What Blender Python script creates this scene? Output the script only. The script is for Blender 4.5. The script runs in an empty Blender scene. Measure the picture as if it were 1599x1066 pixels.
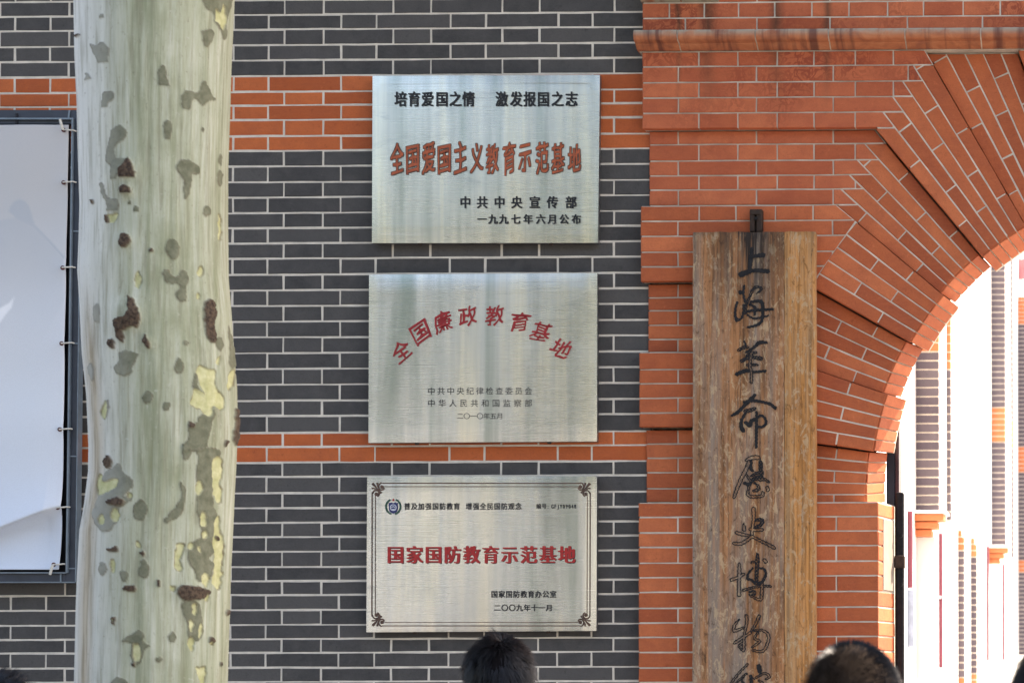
import bpy, math, random
import numpy as np
from mathutils import Vector, Matrix
random.seed(7)
rng = np.random.default_rng(7)
S = bpy.context.scene
COL = S.collection
R = math.radians

# ------------------------------------------------------------------ camera
CAM = Vector((0.0, -8.0, 1.6))
FPX, CX, CY = 3600.0, 1694.0, 998.0
YAW, PITCH, ROLL = R(0.9), R(1.3), 0.003
fwd = Vector((-math.sin(YAW) * math.cos(PITCH), math.cos(YAW) * math.cos(PITCH), math.sin(PITCH)))
r0 = Vector((math.cos(YAW), math.sin(YAW), 0.0))
u0 = r0.cross(fwd)
right = r0 * math.cos(ROLL) - u0 * math.sin(ROLL)
up = u0 * math.cos(ROLL) + r0 * math.sin(ROLL)
cam_data = bpy.data.cameras.new('camera')
cam = bpy.data.objects.new('camera', cam_data)
COL.objects.link(cam)
cam.matrix_world = Matrix(((right.x, up.x, -fwd.x, CAM.x), (right.y, up.y, -fwd.y, CAM.y),
                           (right.z, up.z, -fwd.z, CAM.z), (0, 0, 0, 1)))
cam_data.sensor_width = 36.0
cam_data.lens = FPX / 1599.0 * 36.0
cam_data.shift_x = (799.5 - CX) / 1599.0
cam_data.shift_y = (CY - 533.0) / 1599.0
cam_data.clip_end = 500.0
cam_data.clip_start = 0.1
cam_data.dof.use_dof = True
cam_data.dof.focus_distance = 7.75
cam_data.dof.aperture_fstop = 6.8
S.camera = cam

# ------------------------------------------------------------------ world, sun, exposure
SUN_EL, SUN_AZ = R(48), (0.80, 0.60)      # direction towards the sun: over the wall, from the right
w = bpy.data.worlds.new('World'); S.world = w; w.use_nodes = True
wn = w.node_tree.nodes; wn.clear()
sky = wn.new('ShaderNodeTexSky'); sky.sky_type = 'NISHITA'; sky.sun_disc = False
sky.sun_elevation = SUN_EL
sky.sun_rotation = math.atan2(SUN_AZ[0], SUN_AZ[1])
sky.air_density = 1.0; sky.dust_density = 3.0; sky.ozone_density = 1.0
bg = wn.new('ShaderNodeBackground'); bg.inputs[1].default_value = 0.12
wo = wn.new('ShaderNodeOutputWorld')
w.node_tree.links.new(sky.outputs[0], bg.inputs[0]); w.node_tree.links.new(bg.outputs[0], wo.inputs[0])
sl = bpy.data.lights.new('sun', 'SUN'); sl.energy = 3.4; sl.angle = R(0.5); sl.color = (1.0, 0.95, 0.88)
so = bpy.data.objects.new('sun', sl); COL.objects.link(so)
sd = Vector((SUN_AZ[0] * math.cos(SUN_EL), SUN_AZ[1] * math.cos(SUN_EL), math.sin(SUN_EL)))
so.rotation_euler = sd.to_track_quat('Z', 'Y').to_euler()
so.location = (6, 6, 12)
S.view_settings.view_transform = 'Standard'; S.view_settings.look = 'None'
S.view_settings.gamma = 1.0; S.view_settings.use_curve_mapping = False
S.view_settings.exposure = 2.3
S.view_settings.use_white_balance = True
S.view_settings.white_balance_temperature = 7500
S.view_settings.white_balance_tint = 14

# ------------------------------------------------------------------ pixel <-> place
def ray(px, py):
    return fwd + right * ((px - CX) / FPX) + up * ((CY - py) / FPX)
def at(px, py, Y=0.0):                     # point where the sight line meets the plane y = Y
    d = ray(px, py); t = (Y - CAM.y) / d.y
    return CAM + d * t
def at_x(px, py, X):                       # ... meets the plane x = X
    d = ray(px, py); t = (X - CAM.x) / d.x
    return CAM + d * t
def project(P):                            # (n,3) array -> pixel arrays
    d = P - np.array(CAM)
    z = d @ np.array(fwd)
    return CX + FPX * (d @ np.array(right)) / z, CY - FPX * (d @ np.array(up)) / z
def WX(px, py=500, Y=0.0): return at(px, py, Y).x
def WZ(py, px=1050, Y=0.0): return at(px, py, Y).z

# ------------------------------------------------------------------ object helpers
def tag(o, label=None, cat=None, group=None, kind=None):
    if label: o['label'] = label
    if cat: o['category'] = cat
    if group: o['group'] = group
    if kind: o['kind'] = kind
    return o
def world_loc(o):
    v = Vector((0, 0, 0))
    while o is not None:
        v += o.location; o = o.parent
    return v
def mesh_obj(name, verts, faces, mat=None, parent=None, smooth=False, mats=None, fmat=None):
    me = bpy.data.meshes.new(name)
    me.from_pydata([tuple(v) for v in verts], [], [tuple(f) for f in faces])
    return link(name, me, mat, parent, smooth, mats, fmat)
def link(name, me, mat=None, parent=None, smooth=False, mats=None, fmat=None):
    for m in (mats or ([mat] if mat else [])): me.materials.append(m)
    if fmat is not None: me.polygons.foreach_set('material_index', fmat)
    if smooth: me.polygons.foreach_set('use_smooth', [True] * len(me.polygons))
    me.update()
    o = bpy.data.objects.new(name, me); COL.objects.link(o)
    if parent is not None:
        o.parent = parent; o.location = -world_loc(parent)
    return o
def empty(name, loc, label, cat, group=None):
    o = bpy.data.objects.new(name, None); COL.objects.link(o); o.location = loc
    o.empty_display_size = 0.2
    return tag(o, label, cat, group)

class MB:
    """collects shapes into one mesh"""
    def __init__(s): s.v = []; s.f = []; s.m = []
    def add(s, v, f, m=0):
        n = len(s.v); s.v += [tuple(a) for a in v]; s.f += [tuple(i + n for i in q) for q in f]; s.m += [m] * len(f); return s
    def box(s, x0, x1, y0, y1, z0, z1, c=0.0, m=0):
        if c <= 0:
            v = [(x, y, z) for z in (z0, z1) for y in (y0, y1) for x in (x0, x1)]
            return s.add(v, [(0, 2, 3, 1), (4, 5, 7, 6), (0, 1, 5, 4), (2, 6, 7, 3), (0, 4, 6, 2), (1, 3, 7, 5)], m)
        import bmesh
        bm = bmesh.new(); bmesh.ops.create_cube(bm, size=1.0)
        bmesh.ops.scale(bm, vec=(x1 - x0, y1 - y0, z1 - z0), verts=bm.verts)
        bmesh.ops.translate(bm, vec=((x0 + x1) / 2, (y0 + y1) / 2, (z0 + z1) / 2), verts=bm.verts)
        bmesh.ops.bevel(bm, geom=bm.edges[:], offset=c, segments=2, affect='EDGES', profile=0.5)
        v = [tuple(a.co) for a in bm.verts]; bm.verts.index_update()
        f = [[a.index for a in q.verts] for q in bm.faces]; bm.free()
        return s.add(v, f, m)
    def tube(s, pts, rad, n=10, m=0, closed=False):
        pts = [Vector(p) for p in pts]
        if not hasattr(rad, '__len__'): rad = [rad] * len(pts)
        base = len(s.v); k = len(pts)
        nrm = None
        for i, p in enumerate(pts):
            a = pts[max(i - 1, 0)]; b = pts[min(i + 1, k - 1)]
            t = (b - a).normalized()
            if nrm is None:
                nrm = t.orthogonal().normalized()
            nrm = (nrm - t * nrm.dot(t)).normalized(); bn = t.cross(nrm)
            for j in range(n):
                an = 2 * math.pi * j / n
                s.v.append(tuple(p + (nrm * math.cos(an) + bn * math.sin(an)) * rad[i]))
        for i in range(k - 1):
            for j in range(n):
                a = base + i * n + j; b = base + i * n + (j + 1) % n
                s.f.append((a, b, b + n, a + n)); s.m.append(m)
        s.f.append(tuple(base + j for j in reversed(range(n)))); s.m.append(m)
        s.f.append(tuple(base + (k - 1) * n + j for j in range(n))); s.m.append(m)
        return s
    def obj(s, name, mat=None, parent=None, smooth=False, mats=None):
        return mesh_obj(name, s.v, s.f, mat, parent, smooth, mats, s.m if mats else None)

# ------------------------------------------------------------------ materials
def new_mat(name):
    m = bpy.data.materials.new(name); m.use_nodes = True
    nt = m.node_tree; nt.nodes.clear()
    out = nt.nodes.new('ShaderNodeOutputMaterial'); b = nt.nodes.new('ShaderNodeBsdfPrincipled')
    nt.links.new(b.outputs[0], out.inputs[0])
    return m, nt, b
class N:
    def __init__(s, nt): s.nt = nt; s.tc = None
    def node(s, t, **kw):
        n = s.nt.nodes.new(t)
        for k, v in kw.items(): setattr(n, k, v)
        return n
    def L(s, a, b): s.nt.links.new(a, b)
    def obj(s, scale=(1, 1, 1), off=None):
        if s.tc is None: s.tc = s.node('ShaderNodeTexCoord')
        mp = s.node('ShaderNodeMapping'); mp.inputs['Scale'].default_value = scale
        s.L(s.tc.outputs['Object'], mp.inputs['Vector'])
        if off is not None: s.L(off, mp.inputs['Location'])
        return mp.outputs[0]
    def noise(s, vec, scale, detail=4, rough=0.55, dist=0.0):
        n = s.node('ShaderNodeTexNoise'); n.inputs['Scale'].default_value = scale
        n.inputs['Detail'].default_value = detail; n.inputs['Roughness'].default_value = rough
        n.inputs['Distortion'].default_value = dist
        s.L(vec, n.inputs['Vector']); return n.outputs[0]
    def ramp(s, fac, stops, interp='LINEAR'):
        r = s.node('ShaderNodeValToRGB'); r.color_ramp.interpolation = interp
        e = r.color_ramp.elements
        while len(e) < len(stops): e.new(0.5)
        for i, (p, c) in enumerate(stops):
            e[i].position = p; e[i].color = (c[0], c[1], c[2], 1) if hasattr(c, '__len__') else (c, c, c, 1)
        s.L(fac, r.inputs[0]); return r.outputs[0]
    def mix(s, fac, a, b, mode='MIX'):
        m = s.node('ShaderNodeMix', data_type='RGBA', blend_type=mode)
        for i, v in ((0, fac), (6, a), (7, b)):
            if hasattr(v, 'is_linked'): s.L(v, m.inputs[i])
            elif hasattr(v, '__len__'): m.inputs[i].default_value = (v[0], v[1], v[2], 1)
            else: m.inputs[i].default_value = v
        return m.outputs[2]
    def math(s, op, a, b=0.0, clamp=False):
        m = s.node('ShaderNodeMath', operation=op, use_clamp=clamp)
        for i, v in ((0, a), (1, b)):
            if hasattr(v, 'is_linked'): s.L(v, m.inputs[i])
            else: m.inputs[i].default_value = v
        return m.outputs[0]
    def bump(s, h, bsdf, strength=0.3, dist=0.002, prev=None):
        b = s.node('ShaderNodeBump'); b.inputs['Strength'].default_value = strength
        b.inputs['Distance'].default_value = dist
        s.L(h, b.inputs['Height'])
        if prev is not None: s.L(prev, b.inputs['Normal'])
        s.L(b.outputs[0], bsdf.inputs['Normal']); return b.outputs[0]
    def rand(s):
        return s.node('ShaderNodeObjectInfo').outputs['Random']

def brick_mat(name, lo, mid, hi, stain, stain_amt=0.35, rough=0.75, efflo=0.0, drips=False, blotch=0.45):
    m, nt, b = new_mat(name); n = N(nt)
    rnd = n.rand()
    cmb = n.node('ShaderNodeCombineXYZ')
    for i, k in enumerate((37.0, 11.0, 53.0)): n.L(n.math('MULTIPLY', rnd, k), cmb.inputs[i])
    v = n.obj((1, 1, 1), cmb.outputs[0])
    base = n.ramp(rnd, [(0.0, lo), (0.5, mid), (1.0, hi)])
    n1 = n.noise(v, 14, 5, 0.6, 0.4)
    base = n.mix(n.ramp(n1, [(0.35, 0.0), (0.7, blotch)]), base, stain)
    vs = n.obj((1, 1, 3.5), cmb.outputs[0])
    n2 = n.noise(vs, 30, 5, 0.65)
    base = n.mix(n.ramp(n2, [(0.3, 0.22), (0.62, 0.0)]), base, hi)
    n4 = n.noise(v, 55, 6, 0.75, 0.5)
    base = n.mix(n.ramp(n4, [(0.30, .5), (0.42, 0.0)]), base, tuple(c * .6 for c in lo))
    base = n.mix(n.ramp(n4, [(0.60, 0.0), (0.72, .35)]), base, tuple(min(1, c * 1.5 + .01) for c in hi))
    n3 = n.noise(v, 260, 3, 0.7)
    base = n.mix(n.ramp(n3, [(0.28, stain_amt), (0.5, 0.0)]), base, (lo[0] * .45, lo[1] * .45, lo[2] * .45))
    if efflo > 0:   # swirly water marks and pale salts near the top of the pier
        v0 = n.obj()
        ne = n.noise(v0, 26, 2, 0.5, 1.6)
        band = n.ramp(ne, [(0.40, 0.0), (0.47, 1.0), (0.53, 1.0), (0.60, 0.0)])
        sep = n.node('ShaderNodeSeparateXYZ'); n.L(v0, sep.inputs[0])
        hz = n.math('MULTIPLY', n.math('SUBTRACT', sep.outputs[2], 3.42), 3.5, True)
        big = n.ramp(n.noise(v0, 3.2, 2), [(0.45, 0.0), (0.6, 1.0)])
        f = n.math('MULTIPLY', n.math('MULTIPLY', band, hz, True), big)
        base = n.mix(n.math('MULTIPLY', f, efflo), base, (lo[0] * .6, lo[1] * .5, lo[2] * .6))
    if drips:       # dark rain streaks running down from the moulding
        v0 = n.obj(); sep = n.node('ShaderNodeSeparateXYZ'); n.L(v0, sep.inputs[0])
        wv = n.math('MULTIPLY', n.math('SUBTRACT', n.noise(v0, 5, 3), 0.5), 0.05)
        tot = None
        for px_, wd in ((1105, 0.035), (1214, 0.035), (1060, 0.015), (1290, 0.02)):
            xx = WX(px_, 60, -0.05)
            d = n.math('ABSOLUTE', n.math('SUBTRACT', n.math('ADD', sep.outputs[0], wv), xx))
            g = n.math('SUBTRACT', 1.0, n.math('DIVIDE', d, wd), True)
            tot = g if tot is None else n.math('MAXIMUM', tot, g)
        hz = n.math('MULTIPLY', n.math('SUBTRACT', sep.outputs[2], WZ(185, 1100, -0.05)), 3.0, True)
        base = n.mix(n.math('MULTIPLY', n.math('MULTIPLY', tot, hz), 0.75), base, (0.06, 0.035, 0.02))
    n.L(base, b.inputs['Base Color'])
    b.inputs['Roughness'].default_value = rough
    b.inputs['Specular IOR Level'].default_value = 0.3
    hgt = n.math('ADD', n.noise(v, 90, 4, 0.6), n.math('MULTIPLY', n.noise(v, 500, 2, 0.5), 0.35))
    n.bump(hgt, b, 0.6, 0.002)
    return m
M = {}
M['grey_brick'] = brick_mat('grey_brick', (0.044, 0.042, 0.041), (0.060, 0.057, 0.055), (0.092, 0.086, 0.080), (0.105, 0.098, 0.090), 0.35, 0.7, blotch=.55)
M['orange_brick'] = brick_mat('orange_brick', (0.42, 0.092, 0.026), (0.53, 0.122, 0.034), (0.59, 0.150, 0.046), (0.34, 0.082, 0.034), 0.3, 0.75)
M['red_brick'] = brick_mat('red_brick', (0.42, 0.098, 0.038), (0.50, 0.130, 0.056), (0.60, 0.172, 0.072), (0.30, 0.060, 0.030), 0.3, 0.78, 0.8, True)
M['arch_brick'] = brick_mat('arch_brick', (0.36, 0.082, 0.030), (0.48, 0.120, 0.042), (0.60, 0.170, 0.066), (0.27, 0.062, 0.030), 0.3, 0.78)
M['far_grey_brick'] = brick_mat('far_grey_brick', (0.10, 0.082, 0.105), (0.13, 0.108, 0.13), (0.16, 0.135, 0.15), (0.12, 0.10, 0.11), 0.1, 0.8)
M['far_orange_brick'] = brick_mat('far_orange_brick', (0.55, 0.17, 0.07), (0.6, 0.2, 0.085), (0.65, 0.23, 0.1), (0.5, 0.16, 0.07), 0.1, 0.8)

def simple(name, col, rough=0.6, metal=0.0, var=0.15, scale=20, bump=0.2, dist=0.001, spec=0.5, stretch=(1, 1, 1)):
    m, nt, b = new_mat(name); n = N(nt)
    v = n.obj(stretch)
    f = n.noise(v, scale, 5, 0.6)
    c2 = tuple(max(c * (1 - var * 2), 0) for c in col)
    n.L(n.mix(n.ramp(f, [(0.3, 0.0), (0.7, 1.0)]), c2, col), b.inputs['Base Color'])
    b.inputs['Roughness'].default_value = rough; b.inputs['Metallic'].default_value = metal
    b.inputs['Specular IOR Level'].default_value = spec
    if bump: n.bump(n.noise(v, scale * 6, 4), b, bump, dist)
    return m
M['mortar'] = simple('mortar', (0.76, 0.69, 0.58), 0.9, 0, 0.14, 18, 0.5, 0.001, 0.2)
M['red_mortar'] = simple('red_mortar', (0.68, 0.61, 0.50), 0.9, 0, 0.2, 14, 0.5, 0.001, 0.2)
M['frame_paint'] = simple('frame_paint', (0.035, 0.045, 0.065), 0.4, 0.0, 0.2, 12, 0.1)
M['frame_edge'] = simple('frame_edge', (0.20, 0.25, 0.29), 0.4, 0.3, 0.15, 20, 0.1)
M['dark_board'] = simple('dark_board', (0.012, 0.012, 0.018), 0.7)
M['rope'] = simple('rope', (0.72, 0.70, 0.62), 0.9, 0, 0.15, 200, 0.5)
M['eyelet'] = simple('eyelet', (0.10, 0.012, 0.015), 0.35, 0.5, 0.2)
M['black_ink'] = simple('black_ink', (0.012, 0.012, 0.014), 0.5, 0, 0.1, 60, 0.1)
M['orange_ink'] = simple('orange_ink', (0.50, 0.105, 0.034), 0.55, 0, 0.2, 60, 0.3)
M['crimson_ink'] = simple('crimson_ink', (0.40, 0.014, 0.016), 0.45, 0, 0.18, 60, 0.2)
M['red_ink'] = simple('red_ink', (0.46, 0.020, 0.018), 0.45, 0, 0.12, 60, 0.2)
M['brown_ink'] = simple('brown_ink', (0.13, 0.065, 0.040), 0.5, 0, 0.3, 60, 0.2)
M['navy_ink'] = simple('navy_ink', (0.010, 0.020, 0.12), 0.4, 0, 0.1, 60, 0.1)
M['green_ink'] = simple('green_ink', (0.015, 0.075, 0.05), 0.4, 0, 0.1, 60, 0.1)
M['white_ink'] = simple('white_ink', (0.7, 0.72, 0.76), 0.4, 0, 0.05, 60, 0.1)
M['iron'] = simple('iron', (0.018, 0.018, 0.020), 0.55, 0.6, 0.3, 40, 0.5, 0.002)
M['rusty_iron'] = simple('rusty_iron', (0.055, 0.030, 0.018), 0.7, 0.3, 0.3, 60, 0.6, 0.002)
M['door_paint'] = simple('door_paint', (0.055, 0.012, 0.016), 0.4, 0, 0.25, 10, 0.1)
M['navy_paint'] = simple('navy_paint', (0.012, 0.014, 0.030), 0.4, 0, 0.25, 10, 0.1)
M['grey_stone'] = simple('grey_stone', (0.30, 0.24, 0.19), 0.9, 0, 0.1, 30, 0.5)
M['far_plaster'] = simple('far_plaster', (0.74, 0.72, 0.70), 0.9, 0, 0.04, 2, 0.2)
M['far_door'] = simple('far_door', (0.22, 0.04, 0.07), 0.5, 0, 0.1)
M['far_pink'] = simple('far_pink', (0.55, 0.22, 0.24), 0.7)
M['paving'] = simple('paving', (0.34, 0.33, 0.31), 0.85, 0, 0.15, 3, 0.4, 0.003)
M['ground_mat'] = simple('ground_mat', (0.22, 0.21, 0.20), 0.9, 0, 0.15, 0.6, 0.3, 0.003)
M['asphalt'] = simple('asphalt', (0.055, 0.055, 0.057), 0.85, 0, 0.2, 30, 0.6, 0.004)
M['skin'] = simple('skin', (0.50, 0.27, 0.18), 0.5, 0, 0.08, 30, 0.1)
M['hair'] = simple('hair', (0.006, 0.0055, 0.007), 0.45, 0, 0.3, 60, 0.1, 0.001, 0.30)
M['hair_cap'] = simple('hair_cap', (0.008, 0.007, 0.008), 0.9, 0, 0.3, 60, 0.1, .001, .05)
M['scalp'] = simple('scalp', (0.040, 0.028, 0.021), 0.95, 0, 0.45, 14, 0.1, .001, .04)
M['shirt_white'] = simple('shirt_white', (0.6, 0.6, 0.62), 0.85)
M['shirt_blue'] = simple('shirt_blue', (0.06, 0.10, 0.22), 0.85)
M['shirt_grey'] = simple('shirt_grey', (0.2, 0.2, 0.21), 0.85)
M['trousers'] = simple('trousers', (0.03, 0.032, 0.045), 0.85)
M['upper_wall'] = simple('upper_wall', (0.10, 0.07, 0.06), 0.9)
M['leaf'] = simple('leaf', (0.055, 0.10, 0.025), 0.6, 0, 0.3, 3, 0)
M['roof_tile'] = simple('roof_tile', (0.10, 0.10, 0.11), 0.8)
M['window_glass'] = simple('window_glass', (0.03, 0.04, 0.05), 0.08, 0, 0.1)

def steel_mat(name, tint, seed, rough=0.30, dirt=0.5):
    m, nt, b = new_mat(name); n = N(nt)
    v = n.obj((1, 1, 1)); 
    off = n.node('ShaderNodeVectorMath', operation='ADD'); off.inputs[1].default_value = (seed * 3.1, 0, seed * 1.7)
    n.L(v, off.inputs[0]); v = off.outputs[0]
    def mp(sc):
        q = n.node('ShaderNodeMapping'); q.inputs['Scale'].default_value = sc; n.L(v, q.inputs[0]); return q.outputs[0]
    brush = n.noise(mp((2.0, 1, 420)), 1.0, 3, 0.6)          # fine horizontal brushing
    refl_band = n.noise(mp((9, 1, 0.55)), 1.0, 4, 0.6, 0.3)      # tall bands: blurred street reflections painted into the tint
    streak2 = n.noise(mp((45, 1, 1.6)), 1.0, 3, 0.6, 0.2)
    cloud = n.noise(mp((3, 1, 3)), 1.0, 4, 0.6)
    col = n.ramp(refl_band, [(0.34, tuple(c * .60 for c in (tint[0] * .94, tint[1] * 1.05, tint[2]))), (0.5, tint), (0.64, (min(tint[0] * 1.25, .95), min(tint[1] * 1.18, .95), tint[2] * 1.05))])
    col = n.mix(n.ramp(streak2, [(0.3, 0.35), (0.6, 0.0)]), col, tuple(c * .62 for c in tint))
    col = n.mix(n.ramp(cloud, [(0.52, 0.0), (0.75, dirt * .6)]), col, (0.36, 0.40, 0.37))
    sm = n.noise(mp((5, 1, 16)), 1.0, 5, 0.7, 0.8)
    col = n.mix(n.ramp(sm, [(0.58, 0.0), (0.75, dirt)]), col, (0.30, 0.32, 0.32))
    n.L(col, b.inputs['Base Color'])
    b.inputs['Metallic'].default_value = 1.0
    rr = n.ramp(n.math('ADD', n.math('MULTIPLY', brush, .5), n.math('MULTIPLY', cloud, .5)), [(0.3, rough * .8), (0.7, rough * 1.35)])
    n.L(rr, b.inputs['Roughness'])
    b.inputs['Anisotropic'].default_value = 0.7
    tg = n.node('ShaderNodeTangent', direction_type='RADIAL', axis='Z'); n.L(tg.outputs[0], b.inputs['Tangent'])
    n1 = n.bump(brush, b, 0.025, 0.0004)
    # scratches
    sc = n.node('ShaderNodeMapping'); sc.inputs['Rotation'].default_value = (0, R(24), 0); sc.inputs['Scale'].default_value = (3, 1, 190)
    n.L(v, sc.inputs[0])
    s1 = n.noise(sc.outputs[0], 1.0, 2, 0.5)
    n.bump(n.ramp(s1, [(0.64, 0.0), (0.72, 1.0)]), b, 0.10, 0.0004, n1)
    return m
M['steel_a'] = steel_mat('steel_a', (0.71, 0.70, 0.62), 1.0, 0.26, 0.45)
M['steel_b'] = steel_mat('steel_b', (0.71, 0.70, 0.66), 4.3, 0.26, 0.3)
M['steel_c'] = steel_mat('steel_c', (0.70, 0.70, 0.68), 8.8, 0.24, 0.6)
M['steel_side'] = simple('steel_side', (0.30, 0.29, 0.30), 0.4, 0.9, 0.2)

def wood_mat(name, c_lo, c_mid, c_hi, grey, grey_amt, seed, dark_top=0.0):
    m, nt, b = new_mat(name); n = N(nt)
    v = n.obj((1, 1, 1)); off = n.node('ShaderNodeVectorMath', operation='ADD'); off.inputs[1].default_value = (seed, seed * 2, seed * .7)
    n.L(v, off.inputs[0]); v2 = off.outputs[0]
    def mp(sc):
        q = n.node('ShaderNodeMapping'); q.inputs['Scale'].default_value = sc; n.L(v2, q.inputs[0]); return q.outputs[0]
    grain = n.noise(mp((110, 110, 3.0)), 1.0, 5, 0.62, 0.5)
    broad = n.noise(mp((16, 16, 1.4)), 1.0, 4, 0.6, 0.3)
    spots = n.noise(mp((70, 70, 26)), 1.0, 5, 0.7, 0.4)
    col = n.ramp(broad, [(0.3, c_lo), (0.5, c_mid), (0.7, c_hi)])
    col = n.mix(n.ramp(grain, [(0.34, 0.75), (0.56, 0.0)]), col, tuple(c * .35 for c in c_lo))
    sep = n.node('ShaderNodeSeparateXYZ'); n.L(v, sep.inputs[0])
    gr = n.noise(mp((22, 22, 0.9)), 1.0, 5, 0.65, 0.3)
    col = n.mix(n.math('MULTIPLY', n.ramp(gr, [(0.44, 0.0), (0.62, 1.0)]), grey_amt), col, grey)
    # lighter flaked flecks
    flk = n.noise(mp((42, 42, 20)), 1.0, 6, 0.75, 0.8)
    col = n.mix(n.ramp(flk, [(0.34, 0.75), (0.43, 0.0)]), col, tuple(c * .42 for c in c_lo))
    col = n.mix(n.ramp(flk, [(0.54, 0.0), (0.60, 0.65)]), col, (0.50, 0.36, 0.21))
    col = n.mix(n.ramp(spots, [(0.58, 0.0), (0.64, 0.6)]), col, (0.44, 0.33, 0.22))
    col = n.mix(n.ramp(n.noise(mp((90, 90, 30)), 1.0, 4, 0.7), [(0.30, 0.65), (0.38, 0.0)]), col, (0.05, 0.028, 0.014))
    if dark_top > 0:    # rain-blackened top end below the bracket
        ztop = WZ(361, 1180, -0.09)
        hz = n.math('MULTIPLY', n.math('SUBTRACT', sep.outputs[2], ztop - 0.34), 3.2, True)
        dx = n.math('SUBTRACT', 1.0, n.math('DIVIDE', n.math('ABSOLUTE', n.math('SUBTRACT', sep.outputs[0], WX(1172, 400, -0.09))), 0.16), True)
        edge = n.math('MULTIPLY', n.math('SUBTRACT', sep.outputs[2], ztop - 0.035), 24.0, True)
        f = n.math('MULTIPLY', hz, dx, True)
        f = n.math('MULTIPLY', f, n.ramp(n.noise(mp((60, 60, 1.6)), 1.0, 4, 0.7), [(0.36, 0.2), (0.56, 1.0)]))
        f = n.math('MAXIMUM', n.math('MULTIPLY', f, 1.6, True), n.math('MULTIPLY', edge, 0.6))
        col = n.mix(n.math('MULTIPLY', f, dark_top), col, (0.028, 0.020, 0.016))
    n.L(col, b.inputs['Base Color']); b.inputs['Roughness'].default_value = 0.8
    b.inputs['Specular IOR Level'].default_value = 0.25
    p = n.bump(grain, b, 0.8, 0.003)
    n.bump(spots, b, 0.5, 0.003, p)
    return m
M['wood_old'] = wood_mat('wood_old', (0.20, 0.098, 0.046), (0.36, 0.162, 0.066), (0.46, 0.220, 0.100), (0.25, 0.21, 0.17), 0.80, 2.0, 1.0)
M['wood_new'] = wood_mat('wood_new', (0.42, 0.175, 0.052), (0.54, 0.240, 0.072), (0.58, 0.28, 0.105), (0.34, 0.27, 0.17), 0.35, 9.0, 0.5)

# ------------------------------------------------------------------ bricks
def offset_poly(P, d):
    """inset a convex polygon (counter-clockwise list of 2D tuples) by d"""
    n = len(P); lines = []
    for i in range(n):
        a = P[i]; b = P[(i + 1) % n]
        ex, ey = b[0] - a[0], b[1] - a[1]; l = math.hypot(ex, ey) or 1e-9
        nx, ny = -ey / l, ex / l
        lines.append((a[0] + nx * d, a[1] + ny * d, ex / l, ey / l))
    out = []
    for i in range(n):
        x1, y1, dx1, dy1 = lines[i - 1]; x2, y2, dx2, dy2 = lines[i]
        den = dx1 * dy2 - dy1 * dx2
        if abs(den) < 1e-6: out.append((x2, y2)); continue
        t = ((x2 - x1) * dy2 - (y2 - y1) * dx2) / den
        out.append((x1 + dx1 * t, y1 + dy1 * t))
    return out
def clip(P, a, b):
    """keep the part of polygon P on the left of the directed line a->b"""
    out = []
    def side(p): return (b[0] - a[0]) * (p[1] - a[1]) - (b[1] - a[1]) * (p[0] - a[0])
    for i in range(len(P)):
        p, q = P[i], P[(i + 1) % len(P)]; sp, sq = side(p), side(q)
        if sp >= 0: out.append(p)
        if sp * sq < 0:
            t = sp / (sp - sq); out.append((p[0] + (q[0] - p[0]) * t, p[1] + (q[1] - p[1]) * t))
    res = []
    for p in out:
        if not res or math.hypot(p[0] - res[-1][0], p[1] - res[-1][1]) > 1e-4: res.append(p)
    if len(res) > 1 and math.hypot(res[0][0] - res[-1][0], res[0][1] - res[-1][1]) < 1e-4: res.pop()
    return res
def area(P):
    return 0.5 * sum(P[i][0] * P[(i + 1) % len(P)][1] - P[(i + 1) % len(P)][0] * P[i][1] for i in range(len(P)))
def brick_geo(P, frame, depth, c=0.0022, jit=0.0007):
    """P: CCW polygon in the frame's plane; frame = (origin, e1, e2, outward normal)"""
    O, e1, e2, nr = frame
    c = min(c, 0.2 * min(math.hypot(P[i][0] - P[i - 1][0], P[i][1] - P[i - 1][1]) for i in range(len(P))))
    inner = offset_poly(P, c)
    po, pi = [], []
    k = len(P)
    for i in range(k):
        a, b = P[i], P[(i + 1) % k]; a2, b2 = inner[i], inner[(i + 1) % k]
        L = math.hypot(b[0] - a[0], b[1] - a[1])
        n = max(1, min(4, int(L / 0.045)))
        for j in range(n):
            t = j / n
            jx, jy = random.uniform(-jit, jit), random.uniform(-jit, jit)
            po.append((a[0] + (b[0] - a[0]) * t + jx, a[1] + (b[1] - a[1]) * t + jy))
            jx += random.uniform(-jit, jit) * .5; jy += random.uniform(-jit, jit) * .5
            pi.append((a2[0] + (b2[0] - a2[0]) * t + jx, a2[1] + (b2[1] - a2[1]) * t + jy))
    n = len(po)
    w = random.uniform(-0.0008, 0.0008)
    def T(p, h): return O + e1 * p[0] + e2 * p[1] + nr * h
    v = [T(p, w) for p in pi] + [T(p, w - c * .9) for p in po] + [T(p, -depth) for p in po]
    f = [tuple(range(n))]
    for i in range(n):
        j = (i + 1) % n
        f.append((i, n + i, n + j, j)); f.append((n + i, 2 * n + i, 2 * n + j, n + j))
    return v, f
def wall_frame(Y): return (Vector((0, Y, 0)), Vector((1, 0, 0)), Vector((0, 0, 1)), Vector((0, -1, 0)))
def rect(x0, x1, z0, z1): return [(x0, z0), (x1, z0), (x1, z1), (x0, z1)]

JG = 0.0028     # half a mortar joint
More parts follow.
